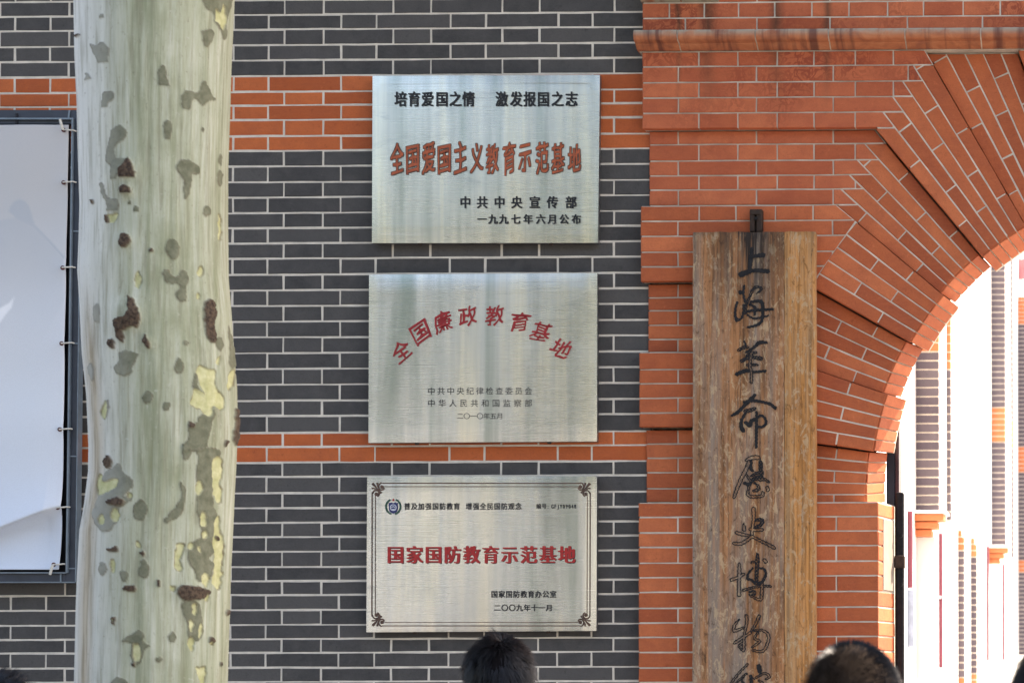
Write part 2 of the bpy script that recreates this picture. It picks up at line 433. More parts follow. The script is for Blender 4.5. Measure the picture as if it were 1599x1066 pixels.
# ---- the setting underneath
def ground_sheet(name, x0, x1, y0, y1, z, mat, th=0.0):
    o = MB().add([(x0, y0, z), (x1, y0, z), (x1, y1, z), (x0, y1, z)], [(0, 1, 2, 3)]).obj(name, mat)
    return tag(o, kind='structure')
ground_sheet('ground', -150, 150, -150, 150, -0.15, M['ground_mat'])
ground_sheet('road', -60, 60, -14.0, -5.5, -0.146, M['asphalt'])
tag(MB().box(-60, 60, -5.5, 0.5, -0.149, 0.0, 0.0).obj('pavement', M['paving']), kind='structure')
tag(MB().box(-1.6, 9, 0.5, 45, -0.149, 0.0, 0.0).obj('courtyard', simple('courtyard_paving', (0.50, 0.48, 0.45), 0.9)), kind='structure')

# ------------------------------------------------------------------ grey brick wall
rows = [.7, 23.6, 46.6, 70.9, 94.6, 118.9, 143.6, 164.9, 187.5, 212.8, 235.8, 260.1, 284.8, 308.4, 332.8, 356, 380.3, 404, 429,
        453.3, 477.6, 502.3, 526.6, 551.3, 576, 600.3, 625.3, 649.3, 675.6, 697.3, 722, 744, 769.6, 793, 816, 838, 861, 884.6,
        906.7, 928.7, 952, 975, 997, 1018.6, 1041.8, 1064]
zr = [WZ(y, 400) for y in rows]
Aj = [-62, 0 - 0.0, 108, 166, 276, 335, 444.5, 505.3, 614.3, 673, 784.5, 842.5, 959.2]
Bj = [-35, 23.6, 78.7, 190, 249, 365, 419.5, 533, 588, 703.5, 758.6, 872, 925.5]
pitch_z = 0.0505
# continue the courses above and below the picture
top_ext = [zr[0] + pitch_z * i for i in range(6, 0, -1)]
low_ext = [zr[-1] - pitch_z * i for i in range(1, 31)]
zall = top_ext + zr + low_ext
first = 6
LEFT = -6.2
XR_A = lambda z: WX(1016, 500)
wall = empty('grey_brick_wall', (WX(700), 0.10, 0), 'dark grey brick wall with two orange brick bands and white pointing, left of the red archway', 'wall')
wall_parts = []
def wall_joints(k):
    base = Aj if k % 2 == 0 else Bj
    xs = [WX(x, 20) for x in base]
    per = (WX(784.5, 20) - WX(444.5, 20)) / 2
    s, h = 0.2415, 0.1345
    x = xs[0]; flip = (k % 2 == 0)
    while x > LEFT:
        x -= s if flip else h
        flip = not flip
        xs.insert(0, x)
    xs.append(WX(1016 if True else 0, 500) + 0.004)
    return xs
plaques_px = [(581, 118, 937, 379), (575, 427, 932, 690), (572, 743, 931, 986)]
def hidden_area(P):
    x0, x1 = min(p[0] for p in P), max(p[0] for p in P); z0, z1 = min(p[1] for p in P), max(p[1] for p in P)
    a, b = project(np.array([[x0, 0, z1], [x1, 0, z0]])); px0, px1, py0, py1 = a[0], a[1], b[0], b[1]
    A = max(0, min(px1, 1599) - max(px0, 0)) * max(0, min(py1, 1066) - max(py0, 0))
    for (a0, b0, a1, b1) in plaques_px + [(124, 0, 357, 1066), (0, 172, 116, 908)]:
        A -= max(0, min(px1, a1) - max(px0, a0)) * max(0, min(py1, b1) - max(py0, b0))
    return A
cands = []
for r in range(len(zall) - 1):
    k = r - first
    xs = wall_joints(k)
    zt, zb = zall[r], zall[r + 1]
    band = (5 <= k <= 9) or (28 <= k <= 29)
    for i in range(len(xs) - 1):
        jj = random.uniform(-0.0012, 0.0012)
        P = rect(xs[i] + JG, xs[i + 1] - JG, zb + JG + random.uniform(-.0005, .0005), zt - JG + random.uniform(-.0005, .0005))
        if P[1][0] - P[0][0] < 0.012: continue
        cands.append((hidden_area(P), P, 'orange_brick' if band else 'grey_brick'))
cands.sort(key=lambda c: -c[0])
fr = wall_frame(-0.0)
rest = {'orange_brick': MB(), 'grey_brick': MB()}
for i, (A, P, mt) in enumerate(cands):
    v, f = brick_geo(P, fr, 0.02)
    if i < 300 and A > 60:
        mesh_obj('brick', v, f, M[mt], wall)
    else:
        rest[mt].add(v, f)
mb = MB()
for i, k in enumerate(('grey_brick', 'orange_brick')):
    mb.add(rest[k].v, rest[k].f, i)
tag(mb.obj('remaining_bricks', None, wall, mats=[M['grey_brick'], M['orange_brick']]), kind='stuff')
MB().box(LEFT - .02, WX(1016, 500), 0.0014, 0.20, 0.0, zall[0], 0).obj('mortar', M['mortar'], wall)
# unseen storey above, added this tall to shade the street side
WTOP = zall[0]
MB().box(LEFT - .02, WX(1000, 20), 0.004, 0.30, WTOP + 0.001, 13.5, 0).obj('shade_storey', M['upper_wall'], wall)

# ------------------------------------------------------------------ red pier and wall of the gateway
YR, YP, YS = -0.012, -0.052, -0.095       # recessed face, proud face, string course
gate = empty('gateway_wall', (WX(1140), 0.1, 0), 'weathered red brick pier with projecting blocks and moulded string course, behind the wooden board', 'pier')
# px circle of the arch, as world circle in the face plane
AC = at(1841, 770, -0.03); SC = (WX(1250, 400, -.03) - WX(1150, 400, -.03)) / 100.0
ax, az = AC.x, AC.z
def polar(rpx, deg, Y=None):
    r = rpx * SC
    return (ax - r * math.cos(R(deg)), az + r * math.sin(R(deg)))
# block limits (degrees above the springing, seen from the arch centre); proud = P
blocks = [('R', -1.8, 8.0), ('P', 8.0, 19.0), ('R', 19.0, 29.5), ('P', 29.5, 40.3), ('R', 40.3, 50.4), ('P', 50.4, 60.4), ('R', 60.4, 70.2),
          ('P', 70.2, 80.1), ('R', 80.1, 90.0)]
ROUT = 655.0
prow = [4.6, 28.6, 48.6]                                   # above the string course
prow2 = [81, 104.3, 129, 153, 177, 201.8]                  # proud
prow3 = [204.5, 226, 251.4, 274.6, 296.6, 321.4]           # recessed
prow4 = [321.4, 345.2, 368.7, 393.5, 416.3, 440]           # proud
prow5 = [443, 464.4, 484.7, 507.5, 529.5, 550]             # recessed
prow6 = [550, 576.7, 598.7, 621, 644.3, 667]               # proud
prow7 = [670.4, 692.7, 714.7, 737.5, 762.3, 784.3]         # recessed
prow8 = [784.3, 807, 831.5, 854, 878.4, 901, 924, 949, 971.8, 994.3, 1017.7, 1042, 1064.7]
XT = [1091, 1152, 1213.5, 1271, 1335.5, 1395]
YT = [1059, 1181, 1301, 1418, 1535, 1650]
XE = 2690                                                # right end of courses above the arch (centre is 1841)
gate_bricks = 0
gate_rest = MB()
def radial_line(deg):
    c = (ax, az); p = polar(900, deg); return c, p
def put_rows(pr, Y, left_px, toggle, xj=XT, yj=YT, right_end=None, clip_lines=None, mat='red_brick'):
    """rows between the pr lines; clip_lines[i]: keep what is left of this arch radius"""
    global gate_bricks
    for i in range(len(pr) - 1):
        zt, zb = WZ(pr[i], 1050, Y), WZ(pr[i + 1], 1050, Y)
        ym = (pr[i] + pr[i + 1]) / 2
        js = [left_px] + [x for x in (xj if (i + toggle) % 2 == 0 else yj) if x > left_px + 15]
        while js[-1] < 2600 and right_end == XE: js.append(js[-1] + 118)
        re = right_end[i] if hasattr(right_end, '__len__') else right_end
        js = [j for j in js if j < re - 6] + [re]
        for a, b in zip(js[:-1], js[1:]):
            xa, xb = WX(a, ym, Y), WX(b, ym, Y)
            P = rect(xa + (JG * .9 if a != left_px else 0), xb - JG * .9, zb + JG * .9, zt - JG * .9)
            if clip_lines and clip_lines[i] is not None:
                c, p = clip_lines[i]
                # keep the left side of the line from the arch centre outwards, minus a joint
                dx, dz = p[0] - c[0], p[1] - c[1]; l = math.hypot(dx, dz)
                nx, nz = -dz / l * JG * .9, dx / l * JG * .9
                nx, nz = -abs(nx), -abs(nz) if nx * nz > 0 else abs(nz)
                q1 = (c[0] + nx, c[1] - abs(nz)); q2 = (p[0] + nx, p[1] - abs(nz))
                P = clip(P, q1, q2)
                if len(P) < 3: continue
            if area(P) < 0.00005: continue
            v, f = brick_geo(P, wall_frame(Y), 0.03)
            if a > 1610: gate_rest.add(v, f)
            else: mesh_obj('brick', v, f, M[mat], gate)
            gate_bricks += 1
def circle_end(y0, y1, r=ROUT + 3):
    out = []
    ym = max(y0, y1)
    d = r * r - (770 - ym) ** 2
    return 1841 - math.sqrt(max(d, 0))
def ends(pr): return [min(circle_end(pr[i], pr[i]), circle_end(pr[i + 1], pr[i + 1])) for i in range(len(pr) - 1)]
# above the string course
put_rows([-44, -20] + prow, YP, 1003.5, 1, [1070, 1182, 1296, 1417, 1534, 1650], [1045, 1099.6, 1153, 1210, 1267.7, 1325.6, 1386, 1442, 1504, 1562, 1620, 1680], XE)
# between string course and arch (proud), ends cut on radii of P block at 50.4..60.4
j_p = {'P2': [60.4, 58.4, 56.4, 54.4, 52.4, 50.4]}
cl = [radial_line(a) for a in (60.4, 58.4, 56.4, 54.4, 52.4)]
put_rows(prow2, YP, 1003, 0, right_end=XE, clip_lines=cl)
cl = [radial_line(a) for a in (50.4, 48.38, 46.36, 44.34, 42.32)]
put_rows(prow3, YR, 1014, 1, right_end=XE, clip_lines=cl)
XT4 = [1091.6, 1149, 1211, 1269.6]; YT4 = [1058.5, 1180, 1300]
_ch = (polar(ROUT + 2, 29.5), polar(ROUT + 2, 40.3))
put_rows(prow4, YP, 1000.5, 0, XT4, YT4, right_end=1345, mat='arch_brick', clip_lines=[radial_line(40.3), _ch, _ch, _ch, _ch])
put_rows(prow5, YR, 1012.5, 1, [1091.6, 1150, 1200, 1250], [1058.5, 1140, 1220], right_end=ends(prow5), mat='arch_brick')
put_rows(prow6, YP, 998.5, 0, [1091.6, 1150, 1200, 1250], [1058.5, 1140, 1220], right_end=ends(prow6), mat='arch_brick')
put_rows(prow7, YR, 1009.5, 1, [1091.6, 1150, 1200, 1250], [1058.5, 1140, 1220], right_end=ends(prow7), mat='arch_brick')
ext8 = prow8 + [1064.7 + 23 * i for i in range(1, 3)]
# left half of the pier, then the jamb right of the board
put_rows(ext8, YP, 997.3, 0, [1091.6, 1150], [1058.5, 1140], right_end=1200, mat='arch_brick')
for i in range(len(ext8) - 1):
    ref = [784, 806, 828.4, 851, 875.5, 898, 922.6, 947, 970, 993, 1016, 1040, 1064, 1087, 1110]
    zt, zb = WZ(ref[i], 1330, YP), WZ(ref[i + 1], 1330, YP)
    js = [1203, 1274, 1371.5] if i % 2 == 0 else [1203, 1306, 1371.5]
    for a, b in zip(js[:-1], js[1:]):
        P = rect(WX(a, 900, YP) + JG * .9, WX(b, 900, YP) - (0 if b == 1371.5 else JG * .9), zb + JG * .9, zt - JG * .9)
        v, f = brick_geo(P, wall_frame(YP), 0.03)
        mesh_obj('brick', v, f, M['arch_brick'], gate)
    # splayed reveal piece
    if not (1 <= i <= 5):
        p0 = at(1371.5, 900, YP); p1 = at(1397, 900, YP + 0.17)
        e1 = Vector((p1.x - p0.x, p1.y - p0.y, 0)); L = e1.length; e1.normalize()
        nr = Vector((e1.y, -e1.x, 0))
        P = rect(0.0, L, zb + JG * .9, zt - JG * .9)
        v, f = brick_geo(P, (Vector((p0.x, p0.y, 0)), e1, Vector((0, 0, 1)), nr), 0.03)
        mesh_obj('brick', v, f, M['arch_brick'], gate)
    else:
        p0 = at(1371.5, 900, YP); p1 = at(1379, 900, YP + 0.045)
        e1 = Vector((p1.x - p0.x, p1.y - p0.y, 0)); L = e1.length; e1.normalize()
        nr = Vector((e1.y, -e1.x, 0))
        v, f = brick_geo(rect(0.0, L, zb + JG * .9, zt - JG * .9), (Vector((p0.x, p0.y, 0)), e1, Vector((0, 0, 1)), nr), 0.02)
        mesh_obj('brick', v, f, M['arch_brick'], gate)
tag(gate_rest.obj('remaining_bricks', M['red_brick'], gate), kind='stuff')
# mortar behind, stepping with the faces
def slab(pr0, pr1, Y, lpx, rpx, name='mortar'):
    return WX(lpx, (pr0 + pr1) / 2, Y), WX(rpx, (pr0 + pr1) / 2, Y), WZ(pr1, 1050, Y), WZ(pr0, 1050, Y)
mb = MB(); e = 0.0022
def mslab(a, b, Y, lpx, re_px, ins=0.004):
    x0, x1, z0, z1 = slab(a, b, Y, lpx, re_px)
    mb.box(x0 + ins * .6, x1, Y + e, 0.20, z0 + .0005, z1 - .0005)
ZB_ARCH = 0.0
mslab(-60, 48.6, YP, 1003.5, XE)
def mprism(P, Y):
    if len(P) < 3: return
    n = len(P)
    v = [(p[0], Y + e + .0012, p[1]) for p in P] + [(p[0], 0.1985, p[1]) for p in P]
    mb.add(v, [tuple(range(n))] + [(i, n + i, n + (i + 1) % n, (i + 1) % n) for i in range(n)])
def cut_left(P, p0_, p1_, ext):
    dx, dz = p1_[0] - p0_[0], p1_[1] - p0_[1]; l = math.hypot(dx, dz); nx, nz = -dz / l, dx / l   # left-hand normal
    return clip(P, (p0_[0] - nx * ext, p0_[1] - nz * ext), (p1_[0] - nx * ext, p1_[1] - nz * ext))
CHORD = [polar(ROUT + 1, d_) for d_ in (29.5, 40.3)]
for pr, Y, l, a_hi in ((prow2, YP, 1003, 60.4), (prow3, YR, 1014, 50.4)):
    for i in range(5):
        zt, zb = WZ(pr[i], 1050, Y), WZ(pr[i + 1], 1050, Y)
        if i == 0 and Y == YR: zt = WZ(205.5, 1050, Y)
        if i == 4 and Y == YP: zb += .004
        c, p = radial_line(a_hi - (2.0 if Y == YP else 2.02) * i)
        mprism(cut_left(rect(WX(l, pr[i], Y) + .003, ax, zb + .0003, zt - .0003), p, c, 0.0 if False else (.009 if i else 0.002)) if False else
               [q for q in clip(rect(WX(l, pr[i], Y) + .003, ax, zb + .0003, zt - .0003), (c[0] + .05 * i, c[1]), (p[0] + .05 * i, p[1]))], Y)
for pr, Y, l in ((prow4, YP, 1000.5), (prow5, YR, 1012.5), (prow6, YP, 998.5), (prow7, YR, 1009.5)):
    en = ends(pr)
    for i in range(5):
        zt, zb = WZ(pr[i], 1050, Y), WZ(pr[i + 1], 1050, Y)
        if i == 0 and Y == YR: zt = WZ(pr[0] + 1.2, 1050, Y)
        if i == 4 and Y == YP: zb += .004
        P = rect(WX(l, pr[i], Y) + .003, WX(min(en[i] + (60 if pr is prow4 else 0), 1400), pr[i], Y), zb + .0003, zt - .0003)
        if pr is prow4:
            P = clip(P, (CHORD[0][0] + .006, CHORD[0][1]), (CHORD[1][0] + .006, CHORD[1][1]))
            c, p = radial_line(40.3); P = clip(P, c, p)
        mprism(P, Y)
zlow = WZ(784.3, 1050, YP)
mb.box(WX(997.3, 900, YP) + .003, WX(1370, 900, YP), YP + e, 0.20, 0.0, zlow - .0003)
p0 = at(1371.5, 900, YP); p1 = at(1397, 900, YP + 0.17)
mb.add([(p0.x - .002, p0.y + .006, 0), (p1.x - .004, p1.y, 0), (p1.x - .004, .20, 0), (p0.x - .02, .20, 0),
        (p0.x - .002, p0.y + .006, zlow), (p1.x - .004, p1.y, zlow), (p1.x - .004, .20, zlow), (p0.x - .02, .20, zlow)],
       [(0, 1, 5, 4), (1, 2, 6, 5), (2, 3, 7, 6), (3, 0, 4, 7), (4, 5, 6, 7), (3, 2, 1, 0)])
mb.obj('mortar', M['red_mortar'], gate)
# plinth below the picture: plain lower pier
MB().box(WX(997.3, 900, YP), WX(1371.5, 900, YP), YP + 0.0005, YP + 0.0044, 0.0, WZ(1112, 1050, YP)).obj('lower_pier_face', M['arch_brick'], gate)
# unseen shading storey added over the gateway
MB().box(WX(1000, 20), 4.5, -0.03, 0.30, WZ(-62, 1050, YP) + .002, 13.5).obj('shade_storey', M['upper_wall'], gate)
# string course: moulded bricks (roll above a cove)
def moulding(px_edges, ytop, ymid, ybot, name='moulded_brick', mat='string_brick', ins=0.0):
    zt, zm, zb = WZ(ytop, 1050, YS), WZ(ymid, 1050, YS), WZ(ybot, 1050, YP)
    prof = []
    h = zt - zm
    for i in range(9):      # roll
        t = math.pi * i / 8
        prof.append((YS - 0.012 - math.sin(t) * h * .42, zt - h * (0.5 - 0.5 * math.cos(t))))
    for i in range(1, 7):   # cove
        t = i / 6
        prof.append((YS + 0.006 + (YP - YS - 0.012) * (t ** 1.6), zm - (zm - zb) * t))
    prof.append((YP - 0.004, zb))
    prof = [(y + ins, z) for y, z in prof]
    for a, b in zip(px_edges[:-1], px_edges[1:]):
        x0, x1 = WX(a, 60, YS), WX(b, 60, YS)
        g0 = 0 if a == px_edges[0] else JG * .8; g1 = JG * .8
        n = len(prof); nseg = 5; v = []; f = []
        for s in range(nseg + 1):
            x = x0 + g0 + (x1 - g1 - x0 - g0) * s / nseg
            jy = random.uniform(-.0007, .0007)
            for (y, z) in prof: v.append((x, y + jy + random.uniform(-.0004, .0004), z + random.uniform(-.0003, .0003)))
        for s in range(nseg):
            for i in range(n - 1):
                q = s * n + i; f.append((q, q + 1, q + n + 1, q + n))
        # close: top, bottom and ends to the back
        b0 = len(v)
        for s in (0, nseg):
            x = v[s * n][0]
            v += [(x, 0.05, zt), (x, 0.05, zb)]
        f.append((0, nseg * n, b0 + 2, b0))
        f.append((n - 1, b0 + 1, b0 + 3, nseg * n + n - 1))
        f.append(tuple([b0, b0 + 1] + [n - 1 - i for i in range(n)]))
        f.append(tuple([b0 + 3, b0 + 2] + [nseg * n + i for i in range(n)]))
        mesh_obj(name, v, f, M[mat], gate, smooth=False)
m_, nt_, b_ = new_mat('string_brick'); n_ = N(nt_)
vv = n_.obj(); c_ = n_.ramp(n_.noise(vv, 16, 5, .65, .6), [(0.3, (0.30, 0.10, 0.05)), (0.5, (0.44, 0.15, 0.065)), (0.7, (0.52, 0.21, 0.10))])
sp_ = n_.node('ShaderNodeSeparateXYZ'); n_.L(vv, sp_.inputs[0])
zt_ = WZ(48.6, 1050, YS)
lich = n_.math('MULTIPLY', n_.math('SUBTRACT', sp_.outputs[2], zt_ - 0.028), 40.0, True)
lich = n_.math('MULTIPLY', lich, n_.ramp(n_.noise(vv, 9, 5, .7), [(0.36, 0.0), (0.50, 0.95)]))
c_ = n_.mix(lich, c_, (0.34, 0.32, 0.24))
dr_ = n_.ramp(n_.noise(n_.obj((26, 1, 2)), 1.0, 3), [(0.52, 0.0), (0.66, 0.8)])
c_ = n_.mix(dr_, c_, (0.10, 0.028, 0.022))
n_.L(c_, b_.inputs['Base Color']); b_.inputs['Roughness'].default_value = 0.75
n_.bump(n_.noise(vv, 120, 4), b_, 0.5, 0.002)
M['string_brick'] = m_
moulding([991.5, 1059.7, 1181, 1295, 1414, 1532, 1650, 1768, 1886, 2004, 2122, 2240, 2358, 2476, 2594, XE + 10], 48.6, 66, 79.7)
moulding([997, 1060, 1120], -32, -14, 3.4)
moulding([993, XE + 4], 48.8, 66, 79.5, 'mortar', 'red_mortar', .004)
MB().box(WX(994, 60, YS), WX(XE, 60, YS), YP + .006, 0.2, WZ(80.9, 1050, YP), WZ(49, 1050, YS)).obj('mortar', M['red_mortar'], gate)
MB().box(p1.x - 0.03, at(1379, 900, YP).x + 0.0, YP + 0.02, YP + 0.16, WZ(921, 1330, YP), WZ(808, 1330, YP)).v
# pale stone block let into the splay
q0 = at(1379.5, 900, YP + .045); q1 = at(1396.5, 900, YP + .165)
e1 = Vector((q1.x - q0.x, q1.y - q0.y, 0)); L_ = e1.length; e1.normalize(); nr_ = Vector((e1.y, -e1.x, 0))
v, f = brick_geo(rect(0, L_, WZ(921, 1385, 0), WZ(809.5, 1385, 0)), (Vector((q0.x, q0.y, 0)), e1, Vector((0, 0, 1)), nr_), 0.03, 0.002, 0.0005)
mesh_obj('stone_block', v, f, M['grey_stone'], gate)

# ------------------------------------------------------------------ arch of radiating bricks
arch = empty('brick_arch', (ax, 0.1, 0), 'round red brick arch with radiating proud and recessed blocks, open to the sunlit alley', 'arch')
RF = {'P': 478.0, 'R': 487.0}; RI = {'P': 449.0, 'R': 458.5}
DEP = 0.16
def to_depth(p, rad_in, Y1):
    return p
arch_core = MB(); arch_mort = MB(); arch_extra = MB(); n_arch = [0]
def add_arch(v, f, mirror_too=True):
    if n_arch[0] < 300: mesh_obj('brick', v, f, M['arch_brick'], arch)
    else: arch_extra.add(v, f)
    n_arch[0] += 1
def mirror_geo(v, f):
    return [(2 * ax - p[0], p[1], p[2]) for p in v], [tuple(reversed(q)) for q in f]
mirror = MB()
fr_by = {'P': wall_frame(YP), 'R': wall_frame(YR)}
ztop_arch = WZ(82.0, 1050, YP)
starts = {5: prow2, 4: prow3}
for bi, (kind, a0, a1) in enumerate(blocks):
    Y = YP if kind == 'P' else YR
    rin, rface = RI[kind], RF[kind]
    step = (a1 - a0) / 5
    for c in range(5):
        lo, hi = a0 + c * step, a0 + (c + 1) * step
        odd = (4 - c) % 2 == 0
        radii = ([rface, 537, 656, 775, 894, 1013] if odd else [rface, 591, 710, 830, 949, 1068])
        # outer limit
        if bi in (5, 4):
            pr = starts[bi]; ztop = WZ(pr[4 - c + (1 if True else 0)] if False else pr[5 - c - 0] if False else pr[[5, 4, 3, 2, 1][c]], 1050, Y)
            rout = None
        elif bi >= 6: ztop = ztop_arch; rout = None
        else: ztop = None; rout = ROUT
        for k in range(len(radii) - 1):
            ra, rb = radii[k], radii[k + 1]
            if rout is not None:
                if ra >= rout - 12: break
                rb = min(rb, rout) if rout - rb > 12 else rout
            # quad, CCW as seen from the street: going from inner-low to inner-high...
            P = [polar(ra, lo), polar(ra, hi), polar(rb, hi), polar(rb, lo)]
            if area(P) < 0: P.reverse()
            P = offset_poly(P, JG * .85)
            if k == 0:   # sharp arris at the splay: push the inner edge back out
                pass
            if ztop is not None:
                P = clip(P, (10, ztop - JG * .9), (-10, ztop - JG * .9))
                if len(P) < 3 or area(P) < 0.00004: break
            v, f = brick_geo(P, fr_by[kind], 0.03)
            add_arch(v, f); 
            v2, f2 = mirror_geo(v, f); mirror.add(v2, f2)
            if rout is not None and rb >= rout: break
        # splayed reveal piece of this course
        A = [polar(rface - 1.5, lo), polar(rface - 1.5, hi)]
        dpl = DEP
        def inner(p_deg):
            cpt = at(1841 - rin * math.cos(R(p_deg)), 770 - rin * math.sin(R(p_deg)), Y + dpl)
            return cpt
        I0, I1 = inner(lo), inner(hi)
        F0, F1 = Vector((A[0][0], Y, A[0][1])), Vector((A[1][0], Y, A[1][1]))
        e2 = (F1 - F0).normalized()
        ctr = (F0 + F1 + I0 + I1) / 4
        e1 = ((I0 + I1) / 2 - (F0 + F1) / 2); e1 = (e1 - e2 * e1.dot(e2)).normalized()
        nr = e1.cross(e2)
        if nr.dot(Vector((ax, -1, az)) - ctr) < 0: nr = -nr
        P = [((q - ctr).dot(e1), (q - ctr).dot(e2)) for q in (F0, I0, I1, F1)]
        frm = (ctr, e1, e2, nr)
        if nr.dot(e1.cross(e2)) < 0:
            P = [(p[0], -p[1]) for p in P]; P.reverse(); frm = (ctr, e1, -e2, nr)
        if area(P) < 0: P.reverse()
        P = offset_poly(P, JG * .7)
        halves = [P]
        for H in halves:
            if area(H) <= 0: continue
            v, f = brick_geo(H, frm, 0.03, 0.0018, 0.0009)
            add_arch(v, f)
            v2, f2 = mirror_geo(v, f); mirror.add(v2, f2)
    # mortar wedge of the block
    seg = 4
    ro = ROUT if bi < 4 else None
    for sgi in range(seg):
        g_ = .30
        lo, hi = a0 + g_ + (a1 - a0 - 2 * g_) * sgi / seg, a0 + g_ + (a1 - a0 - 2 * g_) * (sgi + 1) / seg
        def outer(dg):
            if ro: return polar(ro, dg)
            zt = ztop_arch if bi >= 6 else (WZ(prow2[0], 1050, Y) + (WZ(prow2[5], 1050, Y) - WZ(prow2[0], 1050, Y)) * (a1 - dg) / (a1 - a0) if bi == 5
                                            else WZ(prow3[0], 1050, Y) + (WZ(prow3[5], 1050, Y) - WZ(prow3[0], 1050, Y)) * (a1 - dg) / (a1 - a0))
            t = (zt - az) / math.sin(R(dg)); return (ax - t * math.cos(R(dg)), zt)
        def pin(dg):
            p = at(1841 - (rin + 3) * math.cos(R(dg)), 770 - (rin + 3) * math.sin(R(dg)), Y + dpl); return (p.x, p.z)
        A_, B_ = polar(rface + 2, lo), polar(rface + 2, hi); C_, D_ = outer(hi), outer(lo)
        I_, J_ = pin(lo), pin(hi)
        y0, y1, y2 = Y + e, Y + dpl, 0.165
        v = [(A_[0], y0, A_[1]), (B_[0], y0, B_[1]), (C_[0], y0, C_[1]), (D_[0], y0, D_[1]),
             (I_[0], y1, I_[1]), (J_[0], y1, J_[1]), (C_[0], y2, C_[1]), (D_[0], y2, D_[1]), (I_[0], y2, I_[1]), (J_[0], y2, J_[1])]
        f = [(0, 1, 2, 3), (1, 0, 4, 5), (5, 4, 8, 9), (3, 2, 6, 7), (0, 3, 7, 8, 4), (2, 1, 5, 9, 6), (9, 8, 7, 6)]
        arch_mort.add(v, f)
        v2, f2 = mirror_geo(v, f); arch_mort.add(v2, f2)
    # core of the block, closing the open joints from behind
    for sgi in range(4):
        lo, hi = a0 + (a1 - a0) * sgi / 4, a0 + (a1 - a0) * (sgi + 1) / 4
        q_ = [at(1841 - rr * math.cos(R(dd_)), 770 - rr * math.sin(R(dd_)), yy) for yy in (0.025, 0.150) for rr in (rin + (46 if yy < .1 else 18), 660.0) for dd_ in (lo, hi)]
        arch_core.add([tuple(q) for q in q_], [(0, 1, 3, 2), (4, 6, 7, 5), (0, 4, 5, 1), (2, 3, 7, 6), (0, 2, 6, 4), (1, 5, 7, 3)])
arch_core.obj('joint_core', M['upper_wall'], arch)
arch_mort.obj('mortar', M['red_mortar'], arch)
if arch_extra.v: tag(arch_extra.obj('crown_bricks', M['arch_brick'], arch), kind='stuff')
tag(mirror.obj('far_side_bricks', M['arch_brick'], arch), kind='stuff')
# wall body behind the ring, with a wider opening, and the right-hand pier
body = MB()
RB = (449 + 75) * SC
pts = [(ax - RB * math.cos(t * math.pi / 24), az + RB * math.sin(t * math.pi / 24)) for t in range(25)]
zt = WZ(82, 1050, YP)
XL_, XR_ = WX(1195, 700), 2 * ax - WX(1195, 700)
for i in range(24):
    a, b = pts[i], pts[i + 1]
    v = [(a[0], .17, a[1]), (b[0], .17, b[1]), (b[0], .17, zt), (a[0], .17, zt), (a[0], .5, a[1]), (b[0], .5, b[1]), (b[0], .5, zt), (a[0], .5, zt)]
    body.add(v, [(0, 1, 2, 3), (1, 0, 4, 5), (7, 6, 5, 4), (3, 2, 6, 7)])
body.box(XL_, pts[0][0], .2005, .5, 0, zt); body.box(pts[-1][0], XR_, .17, .5, 0, zt)
body.obj('wall_core', M['upper_wall'], arch)
MB().box(2 * ax - WX(1397, 900, YP), XR_ + 1.5, YP, .16, 0, WZ(784, 1330, YP)).box(2 * ax - WX(1250, 300, YP), XR_ + 1.5, YR, .16, WZ(784, 1330, YP), zt).obj('right_pier', M['arch_brick'], arch)

# ------------------------------------------------------------------ open gate leaf with its strap bar
gd = empty('gate_leaf', (at(1400, 900, .3).x, .3, 0), 'dark maroon gate leaf folded back inside the arch, seen edge on beside the jamb', 'gate')
xg0, xg1 = at(1398.5, 900, .175).x, at(1404, 900, .175).x
xe = at(1414.5, 900, .95).x
mb = MB()
mb.add([(xg0, .175, 0), (xg1, .175, 0), (xe, .95, 0), (xe - .05, .95, 0), (xg0, .175, WZ(640, 1400, .2)), (xg1, .175, WZ(640, 1400, .2)), (xe - .018, .95, WZ(655, 1400, .95)), (xe - .07, .95, WZ(655, 1400, .95))],
       [(0, 1, 5, 4), (1, 2, 6, 5), (2, 3, 7, 6), (3, 0, 4, 7), (4, 5, 6, 7), (3, 2, 1, 0)])
mb.obj('door_board', M['door_paint'], gd)
MB().box(at(1384, 740, .18).x, at(1398, 740, .18).x, .18, .21, 0.3, WZ(700, 1390, .18), .004).obj('door_edge', M['navy_paint'], gd)
MB().box(at(1398.5, 900, .12).x, at(1411.5, 900, .12).x, .12, .15, 0.9, WZ(768, 1400, .12), .006).obj('strap_bar', M['iron'], gd)
MB().box(at(1396.5, 900, .11).x, at(1412.5, 900, .11).x, .105, .155, WZ(886, 1400, .11), WZ(867, 1400, .11), .003).obj('clamp', M['rusty_iron'], gd)
for yy in (836, 912):
    c = at(1406, yy, .12)
    MB().tube([(c.x, .112, c.z), (c.x, .125, c.z)], .008, 12).obj('rivet', M['iron'], gd)

